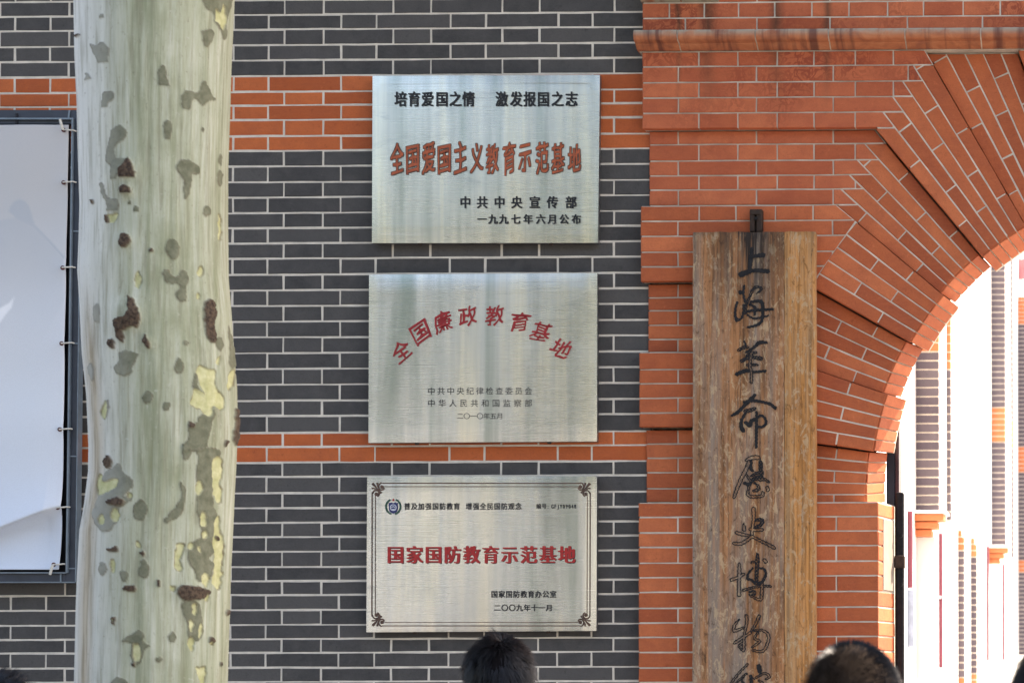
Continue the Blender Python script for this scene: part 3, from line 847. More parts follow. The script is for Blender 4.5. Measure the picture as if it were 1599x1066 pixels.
# ------------------------------------------------------------------ writing
_tmp = {}
def glyph(ch, bold=0.0, res=3):
    """one character as (verts2d, faces), em box 0..1, using the built-in font"""
    key = (ch, round(bold, 4), res)
    if key in _tmp: return _tmp[key]
    cu = bpy.data.curves.new('glyph', 'FONT'); cu.body = ch; cu.size = 1.0; cu.offset = 0.0; cu.resolution_u = res
    cu.align_x = 'LEFT'
    o = bpy.data.objects.new('glyph', cu); COL.objects.link(o)
    dg = bpy.context.evaluated_depsgraph_get(); dg.update()
    me = bpy.data.meshes.new_from_object(o.evaluated_get(dg))
    V = np.array([tuple(v.co)[:2] for v in me.vertices]) if len(me.vertices) else np.zeros((0, 2))
    F = [tuple(p.vertices) for p in me.polygons]
    bpy.data.objects.remove(o); bpy.data.curves.remove(cu); bpy.data.meshes.remove(me)
    _tmp[key] = (V, F); return V, F
def put_glyph(mb, ch, cx, cy, wpx, hpx, Y, bold=0.01, rot=0.0, fit=False, slant=0.0, copies=((0, 0),), wob=0.0, dy=0.0, m=0, lift=0.0002):
    V, F = glyph(ch, bold)
    if not len(V): return
    V = V.copy()
    if fit:
        mn, mx = V.min(0), V.max(0); c = (mn + mx) / 2; V = (V - c) / np.maximum(mx - mn, 1e-6)
    else:
        ref = glyph('国', bold)[0]; c = (ref.min(0) + ref.max(0)) / 2; sz = (ref.max(0) - ref.min(0)).max()
        if ord(ch) < 128:
            c = np.array([(V.min(0)[0] + V.max(0)[0]) / 2, c[1]])
        V = (V - c) / sz
    V[:, 1] += V[:, 0] * slant
    if wob:
        V[:, 0] += wob * np.sin(V[:, 1] * 9 + ord(ch)) ; V[:, 1] += wob * np.sin(V[:, 0] * 8 + ord(ch) * 1.7)
    X = V[:, 0] * wpx; Z = V[:, 1] * hpx
    a = R(rot); X, Z = X * math.cos(a) - Z * math.sin(a), X * math.sin(a) + Z * math.cos(a)
    if bold > 0.012:
        k_ = bold * wpx * .9
        copies = [(c_[0] + a_ * k_, c_[1] + b_ * k_) for c_ in copies for a_, b_ in ((-.7, -.7), (.7, -.7), (-.7, .7), (.7, .7))]
    for i, (ox, oz) in enumerate(copies):
        pts = []
        yy = Y - i * lift
        for x, z in zip(X, Z):
            p = at(cx + x + ox, cy - z + oz, yy); pts.append(tuple(p))
        mb.add(pts, [tuple(q) for q in F], m)
def face_street(o):
    me = o.data
    if len(me.polygons) and sum(p.normal.y * p.area for p in me.polygons) > 0:
        me.flip_normals()
def text_line(name, parent, mat, s, xs, cy, w, h, Y, **kw):
    mb = MB()
    for ch, x in zip(s, xs):
        put_glyph(mb, ch, x, cy, w, h, Y, **kw)
    o = mb.obj(name, mat, parent); face_street(o); return o
def lin(a, b, n): return [a + (b - a) * i / (n - 1) for i in range(n)]

def steel_plate(parent, tl, tr, br, bl, mat, T=0.028, Y0=-0.012):
    """folded steel tray: a slightly bowed front face with rounded edges, on four stand-offs"""
    Yf = Y0 - T
    C = [at(*tl, Yf), at(*tr, Yf), at(*br, Yf), at(*bl, Yf)]
    nx, nz = 24, 18
    v = []; f = []
    def P(s, t):
        a = C[0].lerp(C[1], s); b = C[3].lerp(C[2], s); return a.lerp(b, t)
    rr = 0.004
    for j in range(nz + 1):
        for i in range(nx + 1):
            s, t = i / nx, j / nz
            p = P(s, t)
            bow = 0.0016 * math.sin(math.pi * s) * math.sin(math.pi * t) + 0.0005 * math.sin(s * 9 + t * 4) * math.sin(math.pi * s) * math.sin(math.pi * t)
            edge = 0.002 if (i in (0, nx) or j in (0, nz)) else 0.0
            v.append((p.x, Yf - bow + edge, p.z))
    for j in range(nz):
        for i in range(nx):
            q = j * (nx + 1) + i; f.append((q, q + nx + 1, q + nx + 2, q + 1))
    o = mesh_obj('face_plate', v, f, mat, parent, True)
    ring = [i for i in range(nx + 1)] + [j * (nx + 1) + nx for j in range(1, nz + 1)] + [nz * (nx + 1) + i for i in range(nx - 1, -1, -1)] + [j * (nx + 1) for j in range(nz - 1, 0, -1)]
    v2 = [v[i] for i in ring] + [(v[i][0], Y0, v[i][2]) for i in ring]; n = len(ring)
    f2 = [(i, n + i, n + (i + 1) % n, (i + 1) % n) for i in range(n)]
    mesh_obj('rim', v2, f2, M['steel_side'], parent)
    for (s, t) in ((.06, .08), (.94, .08), (.06, .92), (.94, .92)):
        p = P(s, t)
        MB().tube([(p.x, Y0 - 0.004, p.z), (p.x, 0.002, p.z)], .008, 10).obj('stand_off', M['rusty_iron'], parent)
    for s_ in (.21, .79):
        p = P(s_, 1.0); MB().box(p.x - .007, p.x + .007, Y0 - T + .006, Y0 - T + .014, p.z - .007, p.z + .002, .001).obj('fixing_tab', M['rusty_iron'], parent)
    return Yf
YT_ = lambda Yf: Yf - 0.0026
pq = [(581.5, 118.5), (936.5, 117), (933.5, 379), (580.5, 379.5)]
P1 = empty('steel_plaque', at(758, 379, 0), 'topmost brushed steel plaque with tall orange characters between black lines', 'plaque', 'steel plaques on the brick wall')
Yf = steel_plate(P1, *pq, M['steel_a']); Yt = YT_(Yf)
B3 = ((-.35, 0), (.35, 0))
text_line('black_lettering', P1, M['black_ink'], '培育爱国之情', [625.5, 646.5, 667.5, 690, 711, 731.5], 155.3, 17.2, 21.5, Yt, bold=.03, copies=B3)
text_line('black_lettering', P1, M['black_ink'], '激发报国之志', [783.5, 806, 827, 848.5, 870.5, 892.5], 155.3, 17.2, 21.5, Yt, bold=.03, copies=B3)
xs = [620, 644.4, 669.2, 693.7, 719, 744.4, 768.9, 795, 819.5, 846.6, 871, 897]
hs = [50, 45, 49, 45, 51, 45, 48, 52, 44, 50, 48, 44]
ys = [247, 248, 246, 248, 245, 246, 248, 247, 247, 246, 247, 248]
s12 = '全国爱国主义教育示范基地'
mbk, mbr = MB(), MB()
for ch, x, h_, y_ in zip(s12, xs, hs, ys):
    kw = dict(bold=.030, fit=True, slant=.12, wob=.025)
    put_glyph(mbk, ch, x, y_, 19, h_ - 3, Yt + .0012, copies=[(a * .95 , b * .85) for a in (-1, 0, 1) for b in (-1, 1)], lift=.00008, **kw)
    put_glyph(mbr, ch, x, y_, 19, h_ - 3, Yt - .0004, copies=((0, 0),), **kw)
o = mbk.obj('character_outline', M['brown_ink'], P1); face_street(o)
o = mbr.obj('orange_lettering', M['orange_ink'], P1); face_street(o)
text_line('black_lettering', P1, M['black_ink'], '中共中央宣传部', [726.6, 753, 780, 806.9, 835, 862.6, 891.6], 316.3, 15.5, 17.5, Yt, bold=.032, copies=B3)
text_line('black_lettering', P1, M['black_ink'], '一九九七年六月公布', [752.5, 769.7, 786.6, 805.5, 824.6, 844.3, 862.6, 880.9, 900], 342.5, 13.2, 14, Yt, bold=.032, copies=B3)

P2 = empty('steel_plaque', at(754, 690, 0), 'middle brushed steel plaque with crimson characters curving in an arch', 'plaque', 'steel plaques on the brick wall')
Yf = steel_plate(P2, (576, 428.5), (932.5, 426.3), (932, 688.7), (575, 691), M['steel_b']); Yt = YT_(Yf)
mb = MB()
for ch, x, y_, ro in (('全', 626.5, 547.5, 27), ('国', 656.6, 518, 24), ('廉', 691, 502, 11), ('政', 730.5, 493, 4), ('教', 773, 492.5, -2),
                      ('育', 812, 502.5, -12), ('基', 844.5, 518, -22), ('地', 876.5, 544, -34)):
    put_glyph(mb, ch, x, y_, 28.5, 30, Yt, bold=.016, rot=ro, fit=True, slant=.20, wob=.04)
o = mb.obj('crimson_lettering', M['crimson_ink'], P2); face_street(o)
text_line('black_lettering', P2, M['black_ink'], '中共中央纪律检查委员会', lin(673.5, 825, 11), 610.5, 11, 11, Yt, bold=.006)
text_line('black_lettering', P2, M['black_ink'], '中华人民共和国监察部', lin(673.5, 825, 10), 629.5, 11, 11, Yt, bold=.006)
text_line('black_lettering', P2, M['black_ink'], '二〇一〇年五月', lin(718.5, 780.5, 7), 649.5, 9.5, 9, Yt, bold=.006)

P3 = empty('steel_plaque', at(751, 986, 0), 'lowest steel plaque with red characters, scroll border and a blue shield emblem', 'plaque', 'steel plaques on the brick wall')
Yf = steel_plate(P3, (573, 743.5), (932, 743), (931, 984.3), (571.7, 986.5), M['steel_c']); Yt = YT_(Yf)
s = '国家国防教育示范基地'; xs = lin(617.5, 885, 10)
mbk, mbr = MB(), MB()
for ch, x in zip(s, xs):
    put_glyph(mbk, ch, x + .7, 866.6, 23.5, 25.5, Yt + .0008, bold=.012, fit=False, copies=((-1.0, -.6), (-.2, -.3), (.7, .5), (1.2, .2)), lift=.0001)
    put_glyph(mbr, ch, x, 866, 23.5, 25.5, Yt - .0003, bold=.004, fit=False, copies=((-1.3, 0), (-.7, 0), (0, 0), (.7, 0), (1.3, 0)), lift=.0001)
o = mbk.obj('character_shadow_line', M['black_ink'], P3); face_street(o)
o = mbr.obj('red_lettering', M['red_ink'], P3); face_street(o)
B4 = ((-.3, 0), (.3, 0))
text_line('black_lettering', P3, M['black_ink'], '普及加强国防教育', lin(635.5, 713, 8), 790.3, 8.9, 10, Yt, bold=.03, slant=.05)
text_line('black_lettering', P3, M['black_ink'], '增强全民国防观念', lin(732, 809.5, 8), 790.3, 8.9, 10, Yt, bold=.03, slant=.05)
text_line('black_lettering', P3, M['black_ink'], '编号', [841, 849.5], 790, 7, 7.2, Yt, bold=.03)
text_line('black_lettering', P3, M['black_ink'], ':GFJY09048', [855.5] + lin(862.5, 898, 9), 790, 5.4, 7.6, Yt, bold=.04)
text_line('black_lettering', P3, M['black_ink'], '国家国防教育办公室', lin(772, 863.5, 9), 927.3, 9.4, 10, Yt, bold=.045)
text_line('black_lettering', P3, M['black_ink'], '二〇〇九年十一月', lin(776.5, 857.5, 8), 948.5, 9.6, 9.6, Yt, bold=.045)
# border lines and corner scrolls
def ribbon(mb, pts, w, Y, m=0):
    """flat line of given width(s) in px"""
    n = len(pts)
    if not hasattr(w, '__len__'): w = [w] * n
    L_, R_ = [], []
    for i in range(n):
        a = pts[max(i - 1, 0)]; b = pts[min(i + 1, n - 1)]
        dx, dy = b[0] - a[0], b[1] - a[1]; l = math.hypot(dx, dy) or 1
        nx, ny = -dy / l * w[i] / 2, dx / l * w[i] / 2
        L_.append(at(pts[i][0] + nx, pts[i][1] + ny, Y)); R_.append(at(pts[i][0] - nx, pts[i][1] - ny, Y))
    f = [(i, i + 1, n + i + 1, n + i) for i in range(n - 1)]
    mb.add([tuple(p) for p in L_ + R_], f, m)
def disc(mb, c, rx, ry, Y, n=18, m=0, a0=0, a1=360):
    pts = [at(c[0] + rx * math.cos(R(a0 + (a1 - a0) * i / n)), c[1] - ry * math.sin(R(a0 + (a1 - a0) * i / n)), Y) for i in range(n)]
    mb.add([tuple(p) for p in pts], [tuple(range(n))], m)
x0, x1, y0, y1 = 580.8, 921.5, 754, 976.5
X0, X1, Y0_, Y1_ = 586, 917, 759.3, 971
mb = MB()
for (sx, sy, cx, cy) in ((1, 1, x0, y0), (-1, 1, x1, y0), (1, -1, x0, y1), (-1, -1, x1, y1)):
    T = lambda p: (cx + sx * (p[0] - 580.8), cy + sy * (p[1] - 754))
    # zoom coordinates /15.2 + (570,740)
    Z = lambda x, y: (570 + x / 15.22, 740 + y / 15.22)
    def sp(c, r0, r1, t0, t1, w0, w1, n=16):
        pts = []; ws = []
        for i in range(n + 1):
            t = i / n; r_ = r0 + (r1 - r0) * t; a = R(t0 + (t1 - t0) * t)
            pts.append(T((c[0] + r_ * math.cos(a), c[1] + r_ * math.sin(a)))); ws.append(w0 + (w1 - w0) * t)
        return pts, ws
    for c, flip in ((Z(400, 300), False), (Z(265, 470), True)):
        pts = []; ws = []
        for i in range(15):
            t = i / 14; a = R(-90 - 250 * t) if not flip else R(180 + 250 * t)
            r_ = (6.6 - 2.6 * t)
            pts.append(T((c[0] + r_ * math.cos(a) * .95, c[1] + r_ * math.sin(a)))); ws.append(1.6 + .8 * math.sin(math.pi * t))
        ribbon(mb, pts, ws, Yt)
        cc = T(c); disc(mb, cc, 2.7, 2.9, Yt - .0001)
    pts = [T(Z(*q)) for q in ((170, 215), (220, 270), (290, 345), (350, 400), (385, 450))]
    ribbon(mb, pts, [4.0, 3.2, 1.6, 1.4, 3.4], Yt - .0002)
    ribbon(mb, [T(Z(*q)) for q in ((285, 200), (285, 240), (300, 290), (330, 340))], [2.6, 2.2, 1.5, .6], Yt - .0002)
    ribbon(mb, [T(Z(*q)) for q in ((155, 335), (200, 335), (250, 350), (300, 380))], [2.6, 2.2, 1.5, .6], Yt - .0002)
ribbon(mb, [(597, 754), (906, 754)], 1.5, Yt); ribbon(mb, [(600, 759.3), (903, 759.3)], 1.0, Yt)
ribbon(mb, [(597, 976.5), (906, 976.5)], 1.5, Yt); ribbon(mb, [(600, 971), (903, 971)], 1.0, Yt)
ribbon(mb, [(580.8, 768), (580.3, 962)], 1.5, Yt); ribbon(mb, [(586, 772), (585.6, 958)], 1.0, Yt)
ribbon(mb, [(921.5, 768), (921, 962)], 1.5, Yt); ribbon(mb, [(917, 772), (916.5, 958)], 1.0, Yt)
mb.obj('scroll_border', M['brown_ink'], P3)
# emblem: blue shield, white ring and gate, green wreath, red star
mb = MB()
ec = (613.9, 790.6)
for sgn in (1, -1):
    pts = [(ec[0] + sgn * 11.3 * math.cos(R(t)), ec[1] - 11.8 * math.sin(R(t))) for t in range(68, -88, -12)]
    ws = [2.4 + 1.2 * ((i % 2) * .6) for i in range(len(pts))]
    ribbon(mb, pts, ws, Yt, 1)
sh = [(607, 784), (609, 785), (611, 783.8), (613.9, 785.2), (617, 783.8), (619, 785), (621, 784), (621, 794), (619.5, 798.5), (614, 801.5), (608.5, 798.5), (607, 794)]
mb.add([tuple(at(a, b, Yt)) for a, b in sh], [tuple(range(len(sh)))], 0)
ribbon(mb, [(614 + 4.6 * math.cos(R(t)), 792 + 4.6 * math.sin(R(t))) for t in range(0, 372, 20)], 1.1, Yt - .0003, 2)
ribbon(mb, [(611, 792.5), (614, 790), (617, 792.5)], 1.1, Yt - .0003, 2); ribbon(mb, [(611.5, 795), (616.5, 795)], 1.2, Yt - .0003, 2)
st = []
for i in range(10):
    rr = 2.6 if i % 2 == 0 else 1.1; st.append(tuple(at(614 + rr * math.cos(R(90 + 36 * i)), 780.2 - rr * math.sin(R(90 + 36 * i)), Yt)))
mb.add(st, [tuple(range(10))], 3)
mb.obj('emblem', None, P3, mats=[M['navy_ink'], M['green_ink'], M['white_ink'], M['red_ink']])

# ------------------------------------------------------------------ wooden name board
bd = empty('wooden_signboard', (WX(1176, 900, -.1), -.06, WZ(1120, 1176, -.1)), 'tall weathered wooden board with carved black running-script characters, hung on the red pier', 'signboard')
YB = -0.11
def plank(pl, pr, mat, seed):
    zt, zb = WZ(361.5, 1180, YB), WZ(1110, 1180, YB)
    xl, xr = WX(pl, 700, YB), WX(pr, 700, YB)
    n, m_ = 10, 60; v = []; f = []
    rs = random.Random(seed)
    prof = [rs.uniform(-.0012, .0012) for _ in range(n + 1)]
    for j in range(m_ + 1):
        for i in range(n + 1):
            s, t = i / n, j / m_
            ed = 0.003 if i in (0, n) else 0.0
            zz = zt + (zb - zt) * t + (rs.uniform(-.002, .001) if j == 0 else 0)
            xx = xl + (xr - xl) * s + (rs.uniform(-.0008, .0008) if i in (0, n) else 0)
            v.append((xx, YB + ed + prof[i] + rs.uniform(-.0005, .0005) + (0.002 if j == 0 else 0), zz))
    for j in range(m_):
        for i in range(n):
            q = j * (n + 1) + i; f.append((q, q + n + 1, q + n + 2, q + 1))
    ring = list(range(n + 1)) + [j * (n + 1) + n for j in range(1, m_ + 1)] + [m_ * (n + 1) + i for i in range(n - 1, -1, -1)] + [j * (n + 1) for j in range(m_ - 1, 0, -1)]
    k = len(ring); b = len(v)
    v += [(v[i][0], YB + .045, v[i][2]) for i in ring]
    f += [(ring[i], b + i, b + (i + 1) % k, ring[(i + 1) % k]) for i in range(k)]
    f.append(tuple(b + i for i in range(k)))
    return mesh_obj('plank', v, f, mat, bd)
plank(1081.5, 1224.2, M['wood_old'], 1); plank(1224.8, 1273, M['wood_new'], 2)
bk = MB()
a = at(1180, 326, -.06)
bk.box(WX(1170.5, 340, -.085), WX(1178.3, 340, -.085), -.085, -.05, WZ(362, 1180, -.08), WZ(327, 1180, -.08), .003)
bk.box(WX(1181.2, 340, -.085), WX(1190, 340, -.085), -.085, -.05, WZ(362, 1180, -.08), WZ(327, 1180, -.08), .003)
bk.box(WX(1172, 340, -.085), WX(1189, 340, -.085), -.088, -.05, WZ(336, 1180, -.08), WZ(327.5, 1180, -.08), .003)
bk.box(WX(1177, 340, -.08), WX(1183, 340, -.08), -.07, -.055, WZ(362, 1180, -.08), WZ(330, 1180, -.08), .001)
bk.obj('hanging_bracket', M['rusty_iron'], bd)
bk = MB().tube([at(1180.5, 341, -.085), at(1180.5, 341, -.097)], .006, 10); bk.obj('bolt', M['iron'], bd)

# carved running-script characters: strokes traced as centre lines with half widths
def char_geo(strokes, ox, oy, s, fill, seed, band=1.15, grid=0.5):
    x0 = min(p[0] for st in strokes for p in st[0]) / s - 8; x1 = max(p[0] for st in strokes for p in st[0]) / s + 8
    y0 = min(p[1] for st in strokes for p in st[0]) / s - 8; y1 = max(p[1] for st in strokes for p in st[0]) / s + 8
    gx = np.arange(x0, x1, grid); gy = np.arange(y0, y1, grid)
    XX, YY = np.meshgrid(gx, gy)
    rs = np.random.default_rng(seed)
    ph = rs.uniform(0, 6, 6)
    XW = XX + .35 * np.sin(YY * 1.1 + ph[0]) + .25 * np.sin(YY * 2.7 + ph[1]); YW = YY + .35 * np.sin(XX * 1.2 + ph[2]) + .2 * np.sin(XX * 2.9 + ph[3])
    D = np.full(XX.shape, 99.0); FL = np.zeros(XX.shape)
    for st in strokes:
        pts, hw, fl = st
        pts = np.array(pts, float) / s; hw = np.array(hw if hasattr(hw, '__len__') else [hw] * len(pts), float) / s
        # smooth by subdivision (Catmull-Rom)
        Q = []; W = []
        n = len(pts)
        for i in range(n - 1):
            p0, p1, p2, p3 = pts[max(i - 1, 0)], pts[i], pts[i + 1], pts[min(i + 2, n - 1)]
            for t in np.linspace(0, 1, 7)[:-1]:
                Q.append(.5 * ((2 * p1) + (-p0 + p2) * t + (2 * p0 - 5 * p1 + 4 * p2 - p3) * t * t + (-p0 + 3 * p1 - 3 * p2 + p3) * t ** 3)); W.append(hw[i] * (1 - t) + hw[i + 1] * t)
        Q.append(pts[-1]); W.append(hw[-1])
        for i in range(len(Q) - 1):
            a, b = Q[i], Q[i + 1]; ab = b - a; l2 = ab @ ab + 1e-9
            t = np.clip(((XW - a[0]) * ab[0] + (YW - a[1]) * ab[1]) / l2, 0, 1)
            d = np.hypot(XW - a[0] - ab[0] * t, YW - a[1] - ab[1] * t) - (W[i] * (1 - t) + W[i + 1] * t)
            FL = np.where(d < D, fl, FL)
            D = np.minimum(D, d)
    # keep cells of the groove outline and of the still painted fill
    nz = np.sin(XX * 1.3 + ph[4]) * np.sin(YY * 1.1 + ph[5]) + .6 * np.sin(XX * 2.9 + YY * 2.3)
    return gx, gy, D, FL, nz
def carve(name, strokes, ox, oy, s, fill, seed, Y):
    gx, gy, D, FL, nz = char_geo(strokes, ox, oy, s, fill, seed)
    # contour field: outline band or (fill where painted)
    bandf = np.abs(D + .45) - 0.78 - .25 * nz * .5
    fillf = np.where(nz * .5 + FL * 2 > 1.0, D, 99.0)
    G = np.minimum(bandf, fillf)
    V = []; F = []; idx = {}
    gh, gw = G.shape
    def vid(key, x, y):
        if key not in idx:
            p = at(ox + x, oy + y, Y); idx[key] = len(V); V.append(tuple(p))
        return idx[key]
    for j in range(gh - 1):
        for i in range(gw - 1):
            c = (G[j, i], G[j, i + 1], G[j + 1, i + 1], G[j + 1, i])
            ins = [q < 0 for q in c]
            if not any(ins): continue
            P = [(i, j), (i + 1, j), (i + 1, j + 1), (i, j + 1)]
            poly = []
            for k in range(4):
                a, b = P[k], P[(k + 1) % 4]; va, vb = c[k], c[(k + 1) % 4]
                if ins[k]: poly.append(vid(('v', a), gx[a[0]], gy[a[1]]))
                if ins[k] != ins[(k + 1) % 4]:
                    t = va / (va - vb); t = min(max(t, .02), .98)
                    kk = ('e', min(a, b), max(a, b))
                    x = gx[a[0]] + (gx[b[0]] - gx[a[0]]) * t; y = gy[a[1]] + (gy[b[1]] - gy[a[1]]) * t
                    poly.append(vid(kk, x, y))
            if len(poly) >= 3: F.append(tuple(poly))
    o = mesh_obj(name, V, F, M['carved_paint'], bd); face_street(o); return o
M['carved_paint'] = simple('carved_paint', (0.014, 0.013, 0.014), 0.5, 0, 0.35, 50, 1.0, 0.004, 0.25)
s1 = 13.322
CH = [
 ((1135, 370), s1, [([(520, 250), (500, 450), (480, 620), (470, 730)], [45, 50, 50, 40], 1), ([(520, 405), (640, 390), (750, 378)], [30, 50, 62], 1),
   ([(300, 780), (400, 740), (560, 695), (700, 700), (850, 712)], [75, 62, 42, 50, 55], 1)]),
 ((1135, 440), s1, [([(280, 215), (290, 225)], [52, 50], 1), ([(215, 430), (180, 560), (175, 700), (205, 800)], [30, 26, 30, 42], 1),
   ([(205, 800), (300, 760), (345, 640), (350, 480)], [28, 26, 26, 26], .5), ([(360, 90), (345, 250), (380, 420)], [30, 26, 26], 1),
   ([(430, 400), (480, 310), (530, 180), (600, 110), (700, 120), (715, 170), (620, 240)], [26, 30, 36, 34, 30, 24, 14], .5),
   ([(440, 370), (400, 500), (385, 650)], [30, 34, 36], .6), ([(500, 420), (640, 400), (730, 430), (750, 560), (745, 700), (720, 820), (620, 900), (440, 945)], [30, 40, 48, 40, 34, 34, 34, 26], 1),
   ([(480, 470), (590, 540), (575, 680)], [30, 34, 28], 1), ([(340, 645), (560, 590), (750, 585), (950, 568)], [30, 34, 34, 30], .7),
   ([(430, 690), (560, 760), (700, 745), (860, 705)], [22, 22, 24, 22], .6)]),
 ((1135, 525), s1, [([(240, 290), (330, 240), (430, 225)], [34, 42, 34], .5), ([(360, 100), (400, 200)], [20, 20], 0), ([(410, 330), (560, 235), (680, 130), (820, 130)], [30, 34, 48, 32], 1),
   ([(420, 400), (520, 345), (610, 340)], [34, 30, 34], .5), ([(310, 510), (420, 455), (520, 430), (700, 460)], [46, 40, 40, 58], .6), ([(420, 600), (560, 590), (640, 590)], [32, 34, 24], .5),
   ([(210, 785), (400, 715), (560, 740), (800, 720)], [48, 48, 26, 34], 1), ([(510, 350), (480, 600), (510, 760), (510, 950)], [42, 44, 40, 42], .3)]),
 ((1135, 610), 11.84, [([(95, 455), (200, 395), (330, 270), (440, 160), (520, 75)], [24, 40, 34, 44, 30], 1), ([(320, 215), (480, 180), (650, 205), (800, 245), (895, 320)], [32, 34, 30, 34, 36], .9),
   ([(340, 375), (430, 360), (520, 325)], [42, 46, 34], .6), ([(345, 410), (275, 540), (265, 660), (300, 730)], [28, 34, 44, 48], 1), ([(340, 580), (420, 630), (455, 560), (560, 500)], [30, 54, 44, 26], 1),
   ([(550, 395), (548, 600), (545, 850), (545, 1040)], [28, 32, 32, 30], .8), ([(570, 490), (640, 455), (710, 520), (722, 610), (640, 668), (560, 655)], [24, 26, 28, 28, 28, 22], 1)]),
 ((1135, 705), s1, [([(395, 178), (500, 130), (620, 118), (675, 140)], [22, 44, 48, 34], .2), ([(460, 220), (400, 370), (300, 560), (220, 750), (150, 940)], [44, 44, 42, 38, 34], .25),
   ([(500, 210), (495, 330), (540, 400)], [36, 36, 24], 1), ([(700, 225), (705, 330), (700, 400)], [42, 44, 34], .7), ([(510, 500), (620, 445), (730, 430)], [24, 30, 40], .6),
   ([(405, 480), (460, 560), (500, 610)], [22, 24, 26], .2), ([(500, 620), (580, 560), (720, 520)], [26, 46, 40], .7), ([(370, 650), (460, 680), (520, 620)], [32, 36, 26], .8),
   ([(690, 580), (780, 575), (880, 630)], [40, 32, 22], .5), ([(580, 650), (660, 720), (640, 790), (560, 810)], [20, 26, 40, 28], .5),
   ([(470, 700), (445, 800), (440, 890), (540, 935), (730, 915), (750, 850)], [24, 28, 36, 34, 34, 32], .3), ([(840, 740), (855, 790)], [34, 40], .2)]),
 ((1135, 785), s1, [([(555, 125), (560, 300), (545, 430), (520, 640)], [46, 36, 34, 34], .1), ([(600, 355), (700, 345), (740, 390), (690, 460), (600, 500)], [26, 38, 40, 34, 26], .6),
   ([(490, 545), (600, 560), (735, 553)], [36, 34, 32], .1), ([(350, 430), (356, 480), (358, 545)], [14, 30, 44], .1), ([(205, 615), (320, 650), (480, 680)], [38, 36, 22], 0),
   ([(530, 690), (400, 785), (280, 845), (150, 835)], [34, 36, 38, 34], .15), ([(540, 700), (700, 785), (860, 860), (980, 930)], [30, 32, 34, 36], .25)]),
 ((1135, 860), 12.54, [([(245, 250), (245, 400), (238, 700), (240, 850)], [26, 38, 36, 42], 0), ([(90, 560), (200, 520), (330, 450)], [34, 30, 28], 0), ([(598, 55), (600, 190), (585, 400), (580, 600)], [22, 42, 36, 32], .55),
   ([(485, 215), (580, 200)], [22, 20], 0), ([(735, 175), (760, 205)], [36, 36], .2), ([(510, 330), (425, 430), (405, 540), (480, 560), (560, 630), (690, 600), (762, 450), (720, 345), (620, 335)], [14, 20, 24, 20, 26, 28, 22, 20, 16], .7),
   ([(325, 765), (500, 715), (700, 682), (855, 685)], [28, 24, 24, 24], .4), ([(690, 650), (685, 800), (660, 945), (520, 900), (440, 850)], [26, 34, 32, 24, 16], .3),
   ([(440, 800), (530, 780), (550, 840), (480, 860)], [16, 20, 22, 18], .5)]),
 ((1135, 945), 8.81, [([(170, 190), (105, 270), (105, 345), (230, 300)], [10, 20, 24, 14], .1), ([(268, 140), (275, 230), (240, 400), (232, 610)], [24, 20, 18, 24], .1), ([(110, 510), (200, 450), (330, 370)], [22, 20, 18], 0),
   ([(445, 145), (405, 230), (350, 330), (260, 420)], [24, 22, 16, 12], .3), ([(380, 345), (480, 335), (570, 400), (560, 520), (490, 625), (360, 615)], [14, 16, 22, 22, 20, 16], .1),
   ([(430, 370), (380, 450), (450, 490), (350, 570)], [14, 16, 20, 14], .1), ([(210, 520), (165, 560), (225, 625)], [18, 14, 12], .2)]),
 ((1135, 945), 8.81, [([(285, 805), (180, 910), (60, 1060)], [16, 16, 16], 0), ([(275, 935), (190, 1000), (110, 1090)], [12, 14, 14], .1), ([(250, 940), (205, 1030), (260, 1080)], [12, 12, 12], .1),
   ([(440, 835), (450, 880), (460, 925)], [32, 32, 16], 1), ([(330, 970), (340, 1090)], [22, 24], .8), ([(380, 1000), (520, 930), (585, 975), (540, 1010)], [14, 16, 18, 14], .1),
   ([(440, 1030), (520, 1090), (420, 1150), (440, 1250)], [14, 16, 16, 14], .1)]),
]
for i, ((ox, oy), s_, st) in enumerate(CH):
    if i < 4: st = [(p_, [q * .78 for q in (w_ if hasattr(w_, '__len__') else [w_])], f_) for p_, w_, f_ in st]
    carve('character', st, ox, oy, s_, 0, i + 3, YB - .0025)

# ------------------------------------------------------------------ banner on its angle-iron frame
bn = empty('banner_frame', (at(40, 920, -.06).x, -.05, at(40, 915, -.06).z), 'white banner laced to a dark blue metal frame, half hidden by the tree trunk', 'banner')
YA = -0.075
def pbox(pl, pts_top, pts_bot): pass
def slanted(mb, x0t, x1t, yt, x0b, x1b, yb, Y, th, m=0):
    a, b, c, d = at(x0t, yt, Y), at(x1t, yt, Y), at(x1b, yb, Y), at(x0b, yb, Y)
    v = [tuple(p) for p in (a, b, c, d)] + [(p.x, Y + th, p.z) for p in (a, b, c, d)]
    mb.add(v, [(0, 3, 2, 1), (4, 5, 6, 7), (0, 1, 5, 4), (1, 2, 6, 5), (2, 3, 7, 6), (3, 0, 4, 7)], m)
mb = MB()
slanted(mb, 112.5, 126.5, 172, 103, 118, 908, YA, .03); mb.obj('side_rail', M['frame_paint'], bn)
mb = MB(); slanted(mb, -560, 112.4, 172, -560, 112.2, 193.5, YA, .03); mb.obj('top_rail', M['frame_paint'], bn)
mb = MB(); slanted(mb, -560, 102.8, 893.5, -560, 102.6, 908, YA, .03); mb.obj('bottom_rail', M['frame_paint'], bn)
mb = MB(); slanted(mb, -560, 108.5, 190, -560, 103.5, 895, -.03, .01); mb.obj('backing', M['dark_board'], bn)
mb = MB()
slanted(mb, 111.6, 113.8, 184, 102.3, 105, 894, YA - .012, .012)
slanted(mb, 126.0, 127.2, 172, 117.0, 118.5, 909, YA - .006, .036)
slanted(mb, -560, 114, 184, -560, 114, 186.6, YA - .012, .012)
slanted(mb, -560, 103, 892.6, -560, 103, 894.6, YA - .012, .012)
